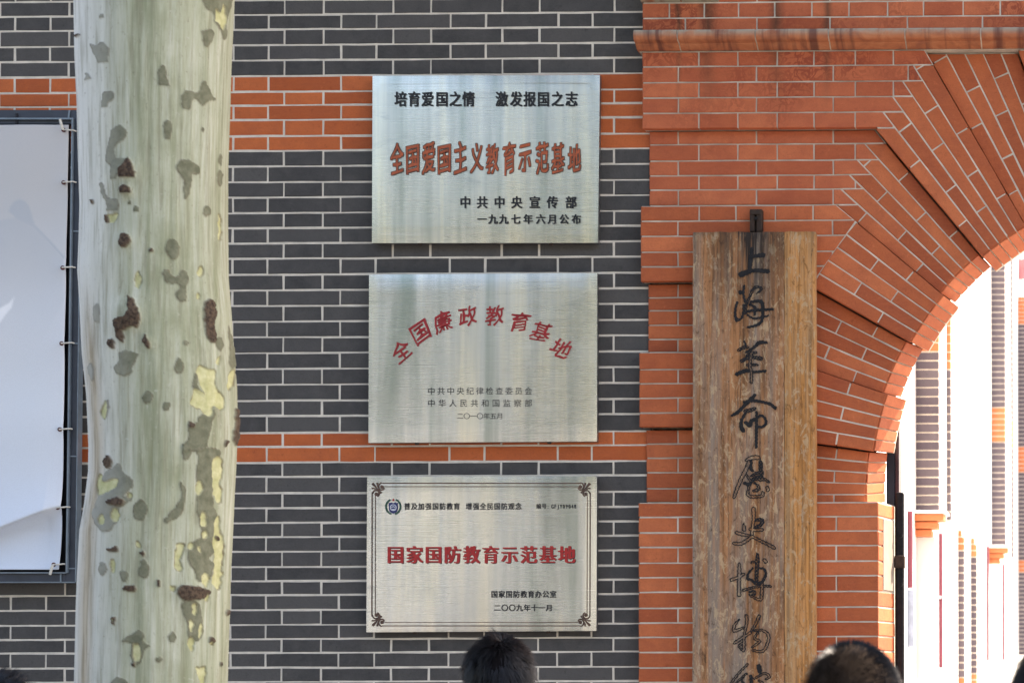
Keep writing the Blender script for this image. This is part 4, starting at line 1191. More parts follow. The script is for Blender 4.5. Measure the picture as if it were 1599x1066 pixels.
slanted(mb, -560, 118.2, 907.6, -560, 118.2, 909.2, YA - .006, .036)
for y_ in (361, 536, 712, 887):
    xx = 113 - (y_ - 184) / 710 * 9.5
    slanted(mb, xx, xx + 14, y_ - 1, xx, xx + 14, y_ + 1, YA - .004, .004)
slanted(mb, 93.5, 95.5, 894, 93.5, 95.5, 908, YA - .004, .004)
slanted(mb, 107, 109.5, 172, 105.5, 108, 184, YA - .004, .004)
mb.obj('rail_lip', M['frame_edge'], bn)
mb = MB()
slanted(mb, 24, 27, 177, 24, 27, 194, YA - .005, .005); mb.obj('clip', M['dark_board'], bn)
# cloth
nx, ny = 170, 300; v = []; f = []
def edge_x(y): return np.interp(y, [195, 780, 889], [107, 97.3, 91.3])
for j in range(ny + 1):
    y_ = 195 + (888.5 - 195) * j / ny
    for i in range(nx + 1):
        s = i / nx; xr = edge_x(y_); x_ = -540 + (xr + 540) * (s ** .55)
        crease = 828 - (x_) * (35 / 88.0)                 # fold line from the eyelet down to the left
        dd = y_ - crease
        off = 0.0
        if dd > 0 and x_ < 96:
            off = .044 * (1 - math.exp(-dd / 16.0)) * min(1, max(0, (889 - y_) / 60.0)) ** .7 * min(1, (100 - x_) / 30)
        off -= .034 * math.exp(-(abs(dd) / 34.0) ** 1.3) * (1 if dd < 0 else math.exp(-dd / 2.5)) * min(1, max(0, (104 - x_) / 30))
        off += .0022 * math.sin(x_ * .05 + y_ * .012) + .0015 * math.sin(y_ * .045)
        for ey in (203, 285, 418, 536, 670, 792, 881):
            off -= .003 * math.exp(-((y_ - ey) / 12.0) ** 2 - ((x_ - 98) / 14.0) ** 2)
        Yc = YA - .012 + off
        v.append(tuple(at(x_, y_, YA - .012) + Vector((0, off, 0))))
for j in range(ny):
    for i in range(nx):
        q = j * (nx + 1) + i; f.append((q, q + nx + 1, q + nx + 2, q + 1))
m_, nt_, b_ = new_mat('banner_cloth'); n_ = N(nt_)
vv = n_.obj(); sp_ = n_.node('ShaderNodeSeparateXYZ'); n_.L(vv, sp_.inputs[0])
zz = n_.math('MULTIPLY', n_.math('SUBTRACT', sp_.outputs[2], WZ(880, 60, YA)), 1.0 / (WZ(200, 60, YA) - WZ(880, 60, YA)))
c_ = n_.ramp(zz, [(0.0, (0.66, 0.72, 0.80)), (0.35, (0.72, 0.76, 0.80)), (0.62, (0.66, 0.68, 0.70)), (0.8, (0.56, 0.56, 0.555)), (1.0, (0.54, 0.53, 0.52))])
c_ = n_.mix(n_.ramp(n_.noise(vv, 260, 3, .7), [(0.35, .10), (0.6, 0.0)]), c_, (.35, .35, .36))
ik = n_.node('ShaderNodeAttribute', attribute_name='ink'); ks = n_.node('ShaderNodeSeparateColor'); n_.L(ik.outputs['Color'], ks.inputs[0])
c_ = n_.mix(n_.math('MULTIPLY', ks.outputs[0], .75), c_, (0.42, 0.46, 0.50)); c_ = n_.mix(ks.outputs[1], c_, (0.86, 0.87, 0.88))
n_.L(c_, b_.inputs['Base Color']); b_.inputs['Roughness'].default_value = .6
n_.bump(n_.noise(vv, 400, 3), b_, .15, .0005)
M['banner_cloth'] = m_
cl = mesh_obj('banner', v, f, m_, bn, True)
md = cl.modifiers.new('thickness', 'SOLIDIFY'); md.thickness = .0012; md.offset = -1
# faint printed building and white swoosh: flat print, stored as ink amounts per point
def inside0(PX, PY, poly):
    poly = np.array(poly, float); n = len(poly); res = np.zeros(PX.shape, bool); dist = np.full(PX.shape, 1e9); j = n - 1
    for i in range(n):
        xi, yi = poly[i]; xj, yj = poly[j]
        res ^= ((yi > PY) != (yj > PY)) & (PX < (xj - xi) * (PY - yi) / (yj - yi + 1e-12) + xi)
        ex, ey = xj - xi, yj - yi; t = np.clip(((PX - xi) * ex + (PY - yi) * ey) / (ex * ex + ey * ey + 1e-9), 0, 1)
        dist = np.minimum(dist, np.hypot(PX - xi - ex * t, PY - yi - ey * t)); j = i
    return np.where(res, dist, -dist)
bx, by = project(np.array(v))
ink = np.zeros((len(v), 4), np.float32); ink[:, 3] = 1
so_ = lambda P, w_: np.clip(inside0(bx, by, P) / w_ + .5, 0, 1)
ink[:, 0] = np.maximum(so_([(13, 330), (17, 321), (23, 314), (31, 311), (39, 314), (45, 321), (49, 333), (52, 345), (54.5, 346.5), (50, 352), (24, 339)], 3) * .8,
   so_([(-60, 350), (0, 344), (23, 340), (50, 353), (78, 380), (98, 404), (101, 470), (60, 540), (-60, 560)], 4) * .5 * np.clip(1 - (by - 350) / 190, 0, 1))
ink[:, 0] = np.maximum(ink[:, 0], so_([(22, 338), (26, 337), (53, 349), (80, 377), (101, 401), (99, 404.5), (79, 382), (51, 354.5), (24, 342)], 2) * .75)
ink[:, 1] = so_([(-12, 490), (0, 481), (14, 473), (22, 464), (18, 480), (8, 492), (0, 504), (-12, 512)], 2.5)
ia = cl.data.attributes.new('ink', 'FLOAT_COLOR', 'POINT'); ia.data.foreach_set('color', ink.ravel())
for k, ey in enumerate((203, 285, 418, 536, 670, 792, 881)):
    ex = np.interp(ey, [203, 285, 418, 536, 670, 792, 881], [99, 99, 97.5, 96, 93, 89.5, 83.5])
    c = at(ex, ey, YA - .020)
    MB().tube([(c.x, c.y + .004, c.z), (c.x, c.y, c.z)], .0075, 16).obj('eyelet', M['eyelet'], bn)
    e_ = at(ex + 16, ey + (-1 if k else 1), YA - .014)
    mbt = MB().tube([(c.x, c.y - .004, c.z), ((c.x + e_.x) / 2, c.y - .006, (c.z + e_.z) / 2 - .001), (e_.x, e_.y - .004, e_.z), (e_.x + .004, e_.y + .01, e_.z)], .0026, 8)
    if k in (0, 6):
        dz = .035 if k == 0 else -.035
        mbt.tube([(c.x, c.y - .004, c.z), (c.x - .004, c.y - .008, c.z + dz * .5), (c.x - .009, c.y - .006, c.z + dz)], [.0045, .005, .0045], 8)
    mbt.obj('lacing', M['rope'], bn)

# ------------------------------------------------------------------ plane tree
YTR = -2.05
PATCH = []   # (kind, [(px,py)...])
def Zp(ox, oy, s, kind, pts): PATCH.append((kind, [(ox + a / s, oy + b / s) for a, b in pts]))
def El(ox, oy, s, kind, x, y, rx, ry): Zp(ox, oy, s, kind, [(x + rx * math.cos(t * .5236), y + ry * math.sin(t * .5236)) for t in range(12)])
z1 = (0, 0, 2.96); z2 = (0, 340, 2.96); z3 = (0, 700, 2.9125)
for k, p in (
 ('g', [(455,70),(475,62),(487,95),(485,128),(465,125),(455,100)]),
 ('g', [(418,200),(440,210),(480,190),(508,225),(500,270),(492,330),(470,310),(440,265),(428,240)]),
 ('g', [(388,330),(425,360),(420,385),(402,390)]),
 ('g', [(475,430),(500,420),(530,432),(525,455),(500,480),(493,520),(478,522),(475,490)]),
 ('g', [(530,590),(555,575),(585,600),(580,650),(540,655),(525,700),(540,740),(590,730),(560,790),(525,850),(510,830),(515,770),(490,740),(490,700),(510,650),(515,610)]),
 ('b', [(550,780),(575,760),(590,725),(610,745),(615,790),(632,800),(625,835),(590,845),(560,835),(550,815)]),
 ('g', [(460,860),(475,840),(485,880),(500,915),(550,920),(550,985),(490,990),(492,930),(470,905)]),
 ('y', [(490,995),(545,980),(530,1020),(500,1050)]), ('b', [(485,990),(500,1000),(505,1035),(490,1045)]),
 ('g', [(730,340),(745,300),(765,310),(770,360),(788,410),(775,425),(745,410),(728,375)]),
 ('g', [(840,430),(870,412),(915,440),(925,400),(935,365),(960,400),(975,440),(1003,455),(990,465),(955,465),(935,495),(915,460),(885,450),(880,500),(860,515),(838,495)]),
 ('g', [(755,575),(775,555),(797,570),(790,610),(780,655),(765,660),(760,610)]),
 ('g', [(812,770),(830,740),(870,740),(920,770),(925,800),(905,812),(880,800),(885,850),(875,900),(855,925),(848,880),(850,830),(820,800)]),
 ('g', [(930,145),(990,135),(985,190),(945,225),(932,180)]),
 ('g', [(920,-20),(1075,-20),(1070,40),(1040,90),(1050,180),(1030,185),(1010,130),(985,100),(985,60),(955,45)]),
 ('y', [(990,50),(1000,40),(1015,70),(1030,10),(1042,60),(1040,120),(1025,150),(1010,110),(990,100)]),
 ('y', [(1010,990),(1025,1000),(1030,1110),(1012,1110)])): Zp(*z1, k, p)
for k, x, y, rx, ry in (('b',582,883,27,27),('g',957,975,18,25),('g',1018,820,12,40),('g',1018,740,8,25),('g',600,945,10,14),('g',630,970,12,20),('g',540,355,8,8),
   ('b',363,167,12,10),('g',860,340,6,8),('b',427,935,6,12),('g',936,600,6,10)): El(*z1, k, x, y, rx, ry)
for k, p in (
 ('b', [(560,70),(610,80),(600,130),(560,150),(550,110)]),
 ('g', [(775,100),(790,90),(810,105),(828,130),(825,180),(800,200),(775,180),(765,140)]),
 ('g', [(750,240),(775,235),(790,265),(825,275),(840,240),(870,245),(875,290),(855,330),(865,385),(840,390),(810,370),(815,340),(835,325),(810,295),(790,315),(765,290)]),
 ('b', [(590,345),(640,410),(655,480),(640,510),(610,500),(580,520),(545,520),(530,500),(530,465),(590,460),(600,430)]),
 ('b', [(535,510),(570,510),(580,580),(555,570),(540,545)]), ('b', [(497,570),(520,560),(538,580),(530,605),(500,595)]),
 ('b', [(660,545),(680,535),(700,600),(685,610),(660,580)]),
 ('g', [(545,610),(640,620),(630,650),(610,690),(615,715),(570,735),(535,720),(525,690),(555,660)]),
 ('b', [(945,380),(985,375),(1000,450),(985,480),(1000,560),(985,585),(950,560),(945,500),(940,440)]),
 ('g', [(985,560),(1020,550),(1035,580),(1020,625),(1000,600)]), ('y', [(1000,650),(1020,635),(1015,680),(998,675)]),
 ('g', [(805,680),(825,640),(845,660),(845,710),(825,725),(808,710)]), ('g', [(410,670),(430,680),(437,720),(425,765),(412,720)]),
 ('g', [(480,870),(495,830),(512,860),(505,900),(490,930)]), ('y', [(468,880),(485,835),(500,860),(500,900),(485,938),(465,915)]),
 ('g', [(880,780),(905,700),(915,780),(960,820),(940,825),(905,790)]),
 ('y', [(910,690),(930,675),(950,700),(1000,705),(995,740),(1005,800),(1035,820),(1040,880),(1015,890),(985,865),(975,920),(955,915),(930,885),(870,860),(890,820),(895,785),(930,795),(955,820),(930,770),(910,720)]),
 ('y', [(1050,770),(1065,710),(1090,700),(1085,760),(1060,805)]), ('g', [(1055,480),(1065,540),(1085,620),(1090,690),(1060,700),(1055,600)]),
 ('g', [(920,915),(980,880),(1000,900),(975,950),(965,1000),(960,1080),(830,1080),(870,1020),(870,960),(900,955)]),
 ('b', [(870,935),(900,945),(890,975),(875,970)]), ('b', [(1080,880),(1100,880),(1100,1000),(1085,1066),(1070,1000),(1085,960)]),
 ('b', [(1030,1030),(1060,1020),(1050,1050),(1035,1060)])): Zp(*z2, k, p)
for k, x, y, rx, ry in (('b',697,153,13,10),('y',637,290,16,40),('y',928,250,14,26),('y',918,362,10,18),('g',450,440,16,48),('g',857,577,12,12),('g',682,828,28,26),('g',770,870,17,22)): El(*z2, k, x, y, rx, ry)
for k, p in (
 ('g', [(460,130),(510,90),(540,60),(560,110),(600,130),(605,180),(560,220),(600,215),(600,240),(550,260),(540,330),(480,390),(430,340),(415,290),(440,250),(450,200)]),
 ('y', [(440,120),(460,115),(470,160),(520,130),(540,140),(535,180),(480,205),(440,215)]), ('b', [(490,235),(545,215),(575,235),(555,260),(500,255)]),
 ('g', [(610,250),(640,230),(668,250),(670,290),(640,335),(605,310)]), ('g', [(815,155),(830,150),(848,200),(835,290),(800,320),(750,342),(745,320),(800,265),(825,220)]),
 ('g', [(880,0),(1000,0),(1000,40),(970,60),(965,120),(970,260),(990,300),(965,420),(975,470),(950,500),(975,520),(960,580),(900,620),(870,540),(845,470),(870,430),(920,400),(900,330),(890,260),(900,180),(890,110),(900,40)]),
 ('g', [(820,-20),(860,-20),(870,40),(835,60)]), ('y', [(970,45),(1010,25),(1020,110),(1000,160),(1018,200),(1010,255),(985,250),(970,180),(965,100)]),
 ('y', [(890,150),(915,140),(925,180),(905,215),(890,200)]), ('y', [(905,320),(925,275),(945,330),(940,360),(915,355)]),
 ('y', [(985,300),(1005,310),(1005,370),(1025,430),(1015,560),(1000,660),(960,600),(980,540),(970,440),(970,360)]),
 ('y', [(800,430),(840,425),(835,470),(820,500),(835,550),(810,560),(793,540),(800,480)]), ('y', [(910,570),(935,560),(958,590),(945,630),(915,615)]),
 ('y', [(500,500),(525,510),(520,570),(500,565)]), ('y', [(765,630),(800,625),(790,655)]),
 ('g', [(820,690),(900,690),(920,780),(925,850),(890,880),(850,850),(850,780),(830,740)]),
 ('b', [(805,625),(850,620),(950,640),(965,655),(900,690),(830,690),(805,670)]), ('y', [(870,700),(890,705),(890,755),(870,750)]), ('y', [(930,660),(955,665),(945,700),(925,695)]),
 ('y', [(905,800),(925,795),(915,860),(898,865)]), ('g', [(545,880),(600,840),(635,820),(655,850),(650,885),(690,890),(650,920),(640,975),(605,990),(590,930),(600,880)]),
 ('y', [(600,880),(640,890),(640,965),(610,970),(605,920)]), ('g', [(765,850),(780,825),(803,850),(795,885),(770,880)]),
 ('y', [(885,990),(920,1000),(940,980),(935,1090),(915,1090),(905,1020)]), ('b', [(555,630),(610,620),(620,645),(570,650)]), ('g', [(545,560),(565,548),(585,575),(575,610),(552,600)]),
 ('b', [(485,450),(540,445),(540,465),(490,468)]), ('b', [(505,760),(530,765),(525,800),(505,805)]), ('y', [(508,770),(520,775),(515,795)]),
 ('g', [(500,1090),(520,1040),(560,1040),(600,1090)]), ('b', [(630,470),(655,455),(660,490)])): Zp(*z3, k, p)
for k, x, y, rx, ry in (('b',493,62,18,30),('y',463,325,16,24),('y',525,300,20,32),('y',592,213,12,10),('y',930,392,12,20),('y',867,442,12,18),('y',905,460,8,16),('y',627,438,14,18),('y',867,805,12,30),
   ('y',870,885,14,34),('b',606,980,9,9),('g',655,550,25,45),('g',468,545,18,33),('b',720,615,8,18),('g',725,958,14,12),('b',990,405,9,11),('b',963,870,12,15),('y',963,885,7,10),('b',1003,980,6,12),('b',1032,745,5,14)): El(*z3, k, x, y, rx, ry)

Lx = ([0, 100, 170, 330, 430, 480, 560, 620, 700, 740, 790, 830, 940, 1066], [115, 116.5, 120, 123, 120, 124, 128, 134, 138, 137.5, 131, 124, 119, 115.5])
Rx = ([0, 100, 170, 250, 340, 430, 480, 540, 600, 660, 720, 760, 820, 880, 960, 1066], [366, 362, 360, 357, 356, 357, 361, 365, 370, 371.5, 369.5, 367, 364, 361, 358.5, 355])
def trunk_section(y_):
    """centre and radius so that both silhouettes fall on the traced outline"""
    a = ray(np.interp(y_, *Lx), y_); b = ray(np.interp(y_, *Rx), y_)
    a2, b2 = Vector((a.x, a.y)).normalized(), Vector((b.x, b.y)).normalized()
    m2 = (a2 + b2).normalized(); half = math.acos(max(-1, min(1, a2.dot(b2)))) / 2
    D = (YTR - CAM.y) / m2.y
    c = Vector((CAM.x, CAM.y)) + m2 * D
    dn = ray((np.interp(y_, *Lx) + np.interp(y_, *Rx)) / 2, y_)
    return c, D * math.sin(half), m2, (CAM + dn * ((YTR - CAM.y) / dn.y)).z
def inside(PX, PY, poly):
    poly = np.array(poly); n = len(poly); res = np.zeros(PX.shape, bool); dist = np.full(PX.shape, 1e9)
    j = n - 1
    for i in range(n):
        xi, yi = poly[i]; xj, yj = poly[j]
        c = ((yi > PY) != (yj > PY)) & (PX < (xj - xi) * (PY - yi) / (yj - yi + 1e-12) + xi); res ^= c
        ex, ey = xj - xi, yj - yi; t = np.clip(((PX - xi) * ex + (PY - yi) * ey) / (ex * ex + ey * ey + 1e-9), 0, 1)
        dist = np.minimum(dist, np.hypot(PX - xi - ex * t, PY - yi - ey * t)); j = i
    return np.where(res, dist, -dist)
NA, NB, NY = 230, 26, 620
ys_ = np.linspace(-30, 1096, NY)
secs = [trunk_section(min(max(y, 0), 1066)) for y in ys_]
zs_ = []
for y in ys_:
    dn = ray((np.interp(y, *Lx) + np.interp(y, *Rx)) / 2, y); zs_.append((CAM + dn * ((YTR - CAM.y) / dn.y)).z)
angs = list(np.linspace(-100, 100, NA)) + list(np.linspace(100, 260, NB + 2)[1:-1])
NT = len(angs)
V = np.zeros((NY, NT, 3))
for j in range(NY):
    c, r_, m2, _ = secs[j]
    base = math.atan2(-m2.y, -m2.x)
    A = base + np.radians(angs)
    V[j, :, 0] = c.x + r_ * np.cos(A); V[j, :, 1] = c.y + r_ * np.sin(A); V[j, :, 2] = zs_[j]
PX, PY = project(V.reshape(-1, 3)); PX = PX.reshape(NY, NT); PY = PY.reshape(NY, NT)
def vnoise(x, y, seed):
    r_ = np.random.default_rng(seed); tab = r_.random((64, 64))
    xi, yi = np.floor(x).astype(int), np.floor(y).astype(int); fx, fy = x - xi, y - yi
    fx, fy = fx * fx * (3 - 2 * fx), fy * fy * (3 - 2 * fy)
    g = lambda a, b: tab[a % 64, b % 64]
    return (g(xi, yi) * (1 - fx) + g(xi + 1, yi) * fx) * (1 - fy) + (g(xi, yi + 1) * (1 - fx) + g(xi + 1, yi + 1) * fx) * fy
WXn = PX + 3.2 * (vnoise(PX / 7, PY / 7, 1) - .5) + 1.6 * (vnoise(PX / 3, PY / 3, 2) - .5)
WYn = PY + 3.2 * (vnoise(PX / 7, PY / 7, 3) - .5) + 1.6 * (vnoise(PX / 3, PY / 3, 4) - .5)
mask = {k: np.zeros((NY, NT)) for k in 'gyb'}; hgt = np.zeros((NY, NT)); rim = np.zeros((NY, NT))
front = np.zeros(NT, bool); front[:NA] = True
def chaikin(P):
    for _ in range(2):
        Q = []
        for i in range(len(P)):
            a, b = P[i], P[(i + 1) % len(P)]
            Q += [(a[0] * .78 + b[0] * .22, a[1] * .78 + b[1] * .22), (a[0] * .22 + b[0] * .78, a[1] * .22 + b[1] * .78)]
        P = Q
    return P
for kind, poly in PATCH:
    poly = chaikin(poly)
    pa = np.array(poly); x0_, x1_, y0_, y1_ = pa[:, 0].min() - 6, pa[:, 0].max() + 6, pa[:, 1].min() - 6, pa[:, 1].max() + 6
    jj = np.where((ys_ > y0_ - 12) & (ys_ < y1_ + 12))[0]
    if not len(jj): continue
    sl_ = slice(jj[0], jj[-1] + 1)
    d = inside(WXn[sl_], WYn[sl_], poly)
    mv = np.clip(d / .9 + .5, 0, 1) * front[None, :]
    rim[sl_] = np.maximum(rim[sl_] * (1 - mv), np.exp(-((d - .3) / .8) ** 2) * front[None, :] * (.75 if kind == 'g' else 1.0))
    vis = mv
    mask[kind][sl_] = np.maximum(mask[kind][sl_], vis)
    if kind != 'g': mask['g'][sl_] *= (1 - vis)
    if kind == 'b': mask['y'][sl_] *= (1 - vis)
    if kind == 'y': mask['b'][sl_] *= (1 - vis)
    hgt[sl_] += vis * {'g': .0026, 'y': -.0036, 'b': .0055}[kind]
# random patches round the back
for k in range(60):
    an = random.uniform(115, 245); yy = random.uniform(0, 1066); aa = np.array(angs)[None, :]
    d = 1 - np.hypot((aa - an) / random.uniform(5, 16), (ys_[:, None] - yy) / random.uniform(12, 50))
    mask['gy'[k % 2]] = np.maximum(mask['gy'[k % 2]], np.clip(d * 6, 0, 1))
# fluting and knots
und = .003 * (vnoise(np.array(angs)[None, :] / 14 + 0 * PY, PY / 180, 9) - .5) + .0016 * (vnoise(np.array(angs)[None, :] / 4.0 + 0 * PY, PY / 120, 10) - .5)
knot = 0
for (kx, ky, s_, h_) in ((197, 270, 16, .010), (197, 300, 8, .008), (200, 490, 17, .013), (195, 378, 10, .006), (230, 535, 7, .005), (300, 920, 16, .008), (187, 780, 14, .006), (335, 680, 12, .004)):
    knot = knot + h_ * np.exp(-((PX - kx) ** 2 + (PY - ky) ** 2) / (2 * s_ * s_)) * front[None, :]
rough_b = mask['b'] * .004 * (vnoise(PX / 2.0, PY / 2.0, 12) - .3)
for j in range(NY):
    c, r_, m2, _ = secs[j]
    nrm = np.stack([V[j, :, 0] - c.x, V[j, :, 1] - c.y], 1); nrm /= np.linalg.norm(nrm, axis=1)[:, None]
    disp = hgt[j] + und[j] + (knot[j] if hasattr(knot, 'shape') else 0) + rough_b[j]
    V[j, :, 0] += nrm[:, 0] * disp; V[j, :, 1] += nrm[:, 1] * disp
tree = empty('plane_tree', (secs[-1][0].x, secs[-1][0].y, 0), 'thick plane tree trunk with pale mottled flaking bark in front of the brick wall', 'tree')
verts = V.reshape(-1, 3)
J, I = np.meshgrid(np.arange(NY - 1), np.arange(NT), indexing='ij')
I2 = (I + 1) % NT
faces = np.stack([J * NT + I, (J + 1) * NT + I, (J + 1) * NT + I2, J * NT + I2], -1).reshape(-1, 4)
# foot and upper trunk rings
extra_v = []; rings = []
def ring(c, r_, z, sq=0.0):
    base = math.atan2(-secs[0][2].y, -secs[0][2].x)
    return [(c.x + r_ * (1 + sq * math.sin(3 * a_ + 1)) * math.cos(a_), c.y + r_ * (1 + sq * math.sin(3 * a_ + 1)) * math.sin(a_), z) for a_ in (base + np.radians(angs))]
cb, rb, zb_ = secs[-1][0], secs[-1][1], zs_[-1]
ct, rt, zt_2 = secs[0][0], secs[0][1], zs_[0]
nb = len(verts)
low = []
for t in np.linspace(0, 1, 12)[1:]:
    low.append(ring(cb, rb * (1 + .02 * t + .35 * max(0, t - .75) ** 2 * 16 * .2), zb_ * (1 - t) - .02 * t, .03 * t))
upr = []
for t in np.linspace(0, 1, 8)[1:]:
    upr.append(ring(ct + Vector((.04 * t, 0)), rt * (1 - .08 * t), zt_2 + .9 * t))
allv = [tuple(p) for p in verts]
fl = [tuple(q) for q in faces.tolist()]
prev = (NY - 1) * NT
for rg in low:
    s_ = len(allv); allv += rg
    fl += [(prev + i, s_ + i, s_ + (i + 1) % NT, prev + (i + 1) % NT) for i in range(NT)]; prev = s_
prev = 0
for rg in upr:
    s_ = len(allv); allv += rg
    fl += [(s_ + i, prev + i, prev + (i + 1) % NT, s_ + (i + 1) % NT) for i in range(NT)]; prev = s_
fl.append(tuple(prev + i for i in range(NT)))
tr = mesh_obj('trunk', allv, fl, None, tree, True)
ca = tr.data.attributes.new('bark', 'FLOAT_COLOR', 'POINT')
cd = np.zeros((len(allv), 4), np.float32); cd[:, 3] = 1
cd[:nb, 0] = mask['g'].ravel(); cd[:nb, 1] = mask['y'].ravel(); cd[:nb, 2] = mask['b'].ravel()
ca.data.foreach_set('color', cd.ravel())
# tone across the bark: sky light painted on the left flank, shade on the greener right; tan edge stripe
zn = np.zeros((len(allv), 4), np.float32); zn[:nb, 3] = rim.ravel()
fx = (PX - np.interp(PY, *Lx)) / (np.interp(PY, *Rx) - np.interp(PY, *Lx))
zn[:nb, 0] = np.clip(1 - np.abs(fx - .62) / .5, 0, 1).ravel()                     # darker green, shade painted in towards the right
zn[:nb, 1] = (np.clip((PY - 430) / 120, 0, 1) * np.clip(1 - np.abs(fx - .06) / .07, 0, 1)).ravel()   # tan edge stripe
zn[:nb, 2] = (np.clip(1 - fx / .34, 0, 1)).ravel()                                 # pale left flank, sky light painted in
za = tr.data.attributes.new('zone', 'FLOAT_COLOR', 'POINT'); za.data.foreach_set('color', zn.ravel())
m_, nt_, b_ = new_mat('bark'); n_ = N(nt_)
at1 = n_.node('ShaderNodeAttribute', attribute_name='bark'); s1_ = n_.node('ShaderNodeSeparateColor'); n_.L(at1.outputs['Color'], s1_.inputs[0])
at2 = n_.node('ShaderNodeAttribute', attribute_name='zone'); s2_ = n_.node('ShaderNodeSeparateColor'); n_.L(at2.outputs['Color'], s2_.inputs[0])
vs_ = n_.obj((34, 34, 1.6)); vv = n_.obj()
st_ = n_.noise(vs_, 1.0, 9, .72, .25); st2 = n_.noise(n_.obj((90, 90, 5)), 1.0, 4, .6); cl_ = n_.noise(vv, 7, 5, .6)
c_ = n_.ramp(st_, [(0.34, (0.25, 0.27, 0.17)), (0.47, (0.38, 0.40, 0.29)), (0.58, (0.47, 0.49, 0.38)), (0.68, (0.56, 0.58, 0.48))])
c_ = n_.mix(n_.math('MULTIPLY', s2_.outputs[2], .80), c_, (0.68, 0.68, 0.66))
c_ = n_.mix(n_.math('MULTIPLY', n_.ramp(cl_, [(0.36, .85), (0.62, .1)]), n_.math('MULTIPLY', s2_.outputs[0], .65)), c_, (0.17, 0.195, 0.095))
c_ = n_.mix(n_.ramp(st2, [(0.36, .45), (0.50, 0.0)]), c_, (0.19, 0.18, 0.11))
c_ = n_.mix(n_.ramp(n_.noise(vv, 60, 4, .7), [(0.62, 0.0), (0.72, .5)]), c_, (0.5, .5, .42))
c_ = n_.mix(n_.math('MULTIPLY', s2_.outputs[1], .8), c_, n_.ramp(st2, [(0.35, (.24, .18, .10)), (0.6, (.44, .36, .24))]))
fine = n_.noise(vv, 45, 5, .65)
c_ = n_.mix(s1_.outputs[0], c_, n_.mix(n_.math('MULTIPLY', s2_.outputs[2], .8), n_.ramp(fine, [(0.3, (0.11, 0.115, 0.070)), (0.7, (0.21, 0.215, 0.145))]), (.40, .40, .36)))
c_ = n_.mix(s1_.outputs[1], c_, n_.ramp(fine, [(0.3, (0.38, 0.38, 0.17)), (0.7, (0.58, 0.57, 0.33))]))
c_ = n_.mix(s1_.outputs[2], c_, n_.ramp(n_.noise(vv, 110, 5, .7), [(0.35, (0.022, 0.015, 0.011)), (0.6, (0.11, 0.075, 0.05))]))
rimf = n_.math('MULTIPLY', at2.outputs['Alpha'], n_.ramp(n_.noise(vv, 40, 3), [(0.35, .15), (0.6, .8)]))
c_ = n_.mix(rimf, c_, (0.12, 0.085, 0.055))
c_ = n_.mix(n_.ramp(n_.noise(n_.obj((1, 1, .5)), 130, 5, .75), [(0.30, .55), (0.40, 0.0)]), c_, (0.14, 0.12, 0.08))
n_.L(c_, b_.inputs['Base Color']); b_.inputs['Roughness'].default_value = .8; b_.inputs['Specular IOR Level'].default_value = .25
pb_ = n_.bump(st2, b_, .35, .002); pb2_ = n_.bump(fine, b_, .5, .0015, pb_)
# groove along the patch edges
n_.bump(n_.math('MULTIPLY', n_.math('ADD', s1_.outputs[0], s1_.outputs[1]), -1.0), b_, .6, .0015, pb2_)
M['bark'] = m_; tr.data.materials.append(m_)
# limbs and crown, above the picture
tp = Vector((ct.x + .04, ct.y, zt_2 + .85))
limb_ends = []
for k, (dx, dy, dz) in enumerate(((-1.6, .4, 2.6), (1.3, -.6, 2.9), (.2, -1.6, 2.7), (-.5, -1.0, 3.2))):
    pts = [tp + Vector((0, 0, -.3)), tp + Vector((dx * .22, dy * .22, dz * .28)), tp + Vector((dx * .55, dy * .55, dz * .62)), tp + Vector((dx, dy, dz))]
    MB().tube(pts, [.15, .12, .09, .05], 12).obj('limb', M['bark'], tree, True); limb_ends.append(pts[-1]); limb_ends.append(pts[2])
lv = []; lf = []
rs = np.random.default_rng(5)
for c in limb_ends:
    for q in range(520):
        d = rs.normal(size=3); d /= np.linalg.norm(d); p = np.array(c) + d * (.35 + .95 * rs.random() ** .5) * np.array((1.2, 1.0, .8)) + np.array((0, 0, .3))
        a_ = rs.normal(size=3); a_ /= np.linalg.norm(a_); b2_ = np.cross(a_, rs.normal(size=3)); b2_ /= np.linalg.norm(b2_)
        s_ = rs.uniform(.06, .11); n0 = len(lv)
        lv += [tuple(p - a_ * s_), tuple(p + b2_ * s_ * .7), tuple(p + a_ * s_), tuple(p - b2_ * s_ * .7)]; lf.append((n0, n0 + 1, n0 + 2, n0 + 3))
tag(mesh_obj('crown', lv, lf, M['leaf'], tree), kind='stuff')

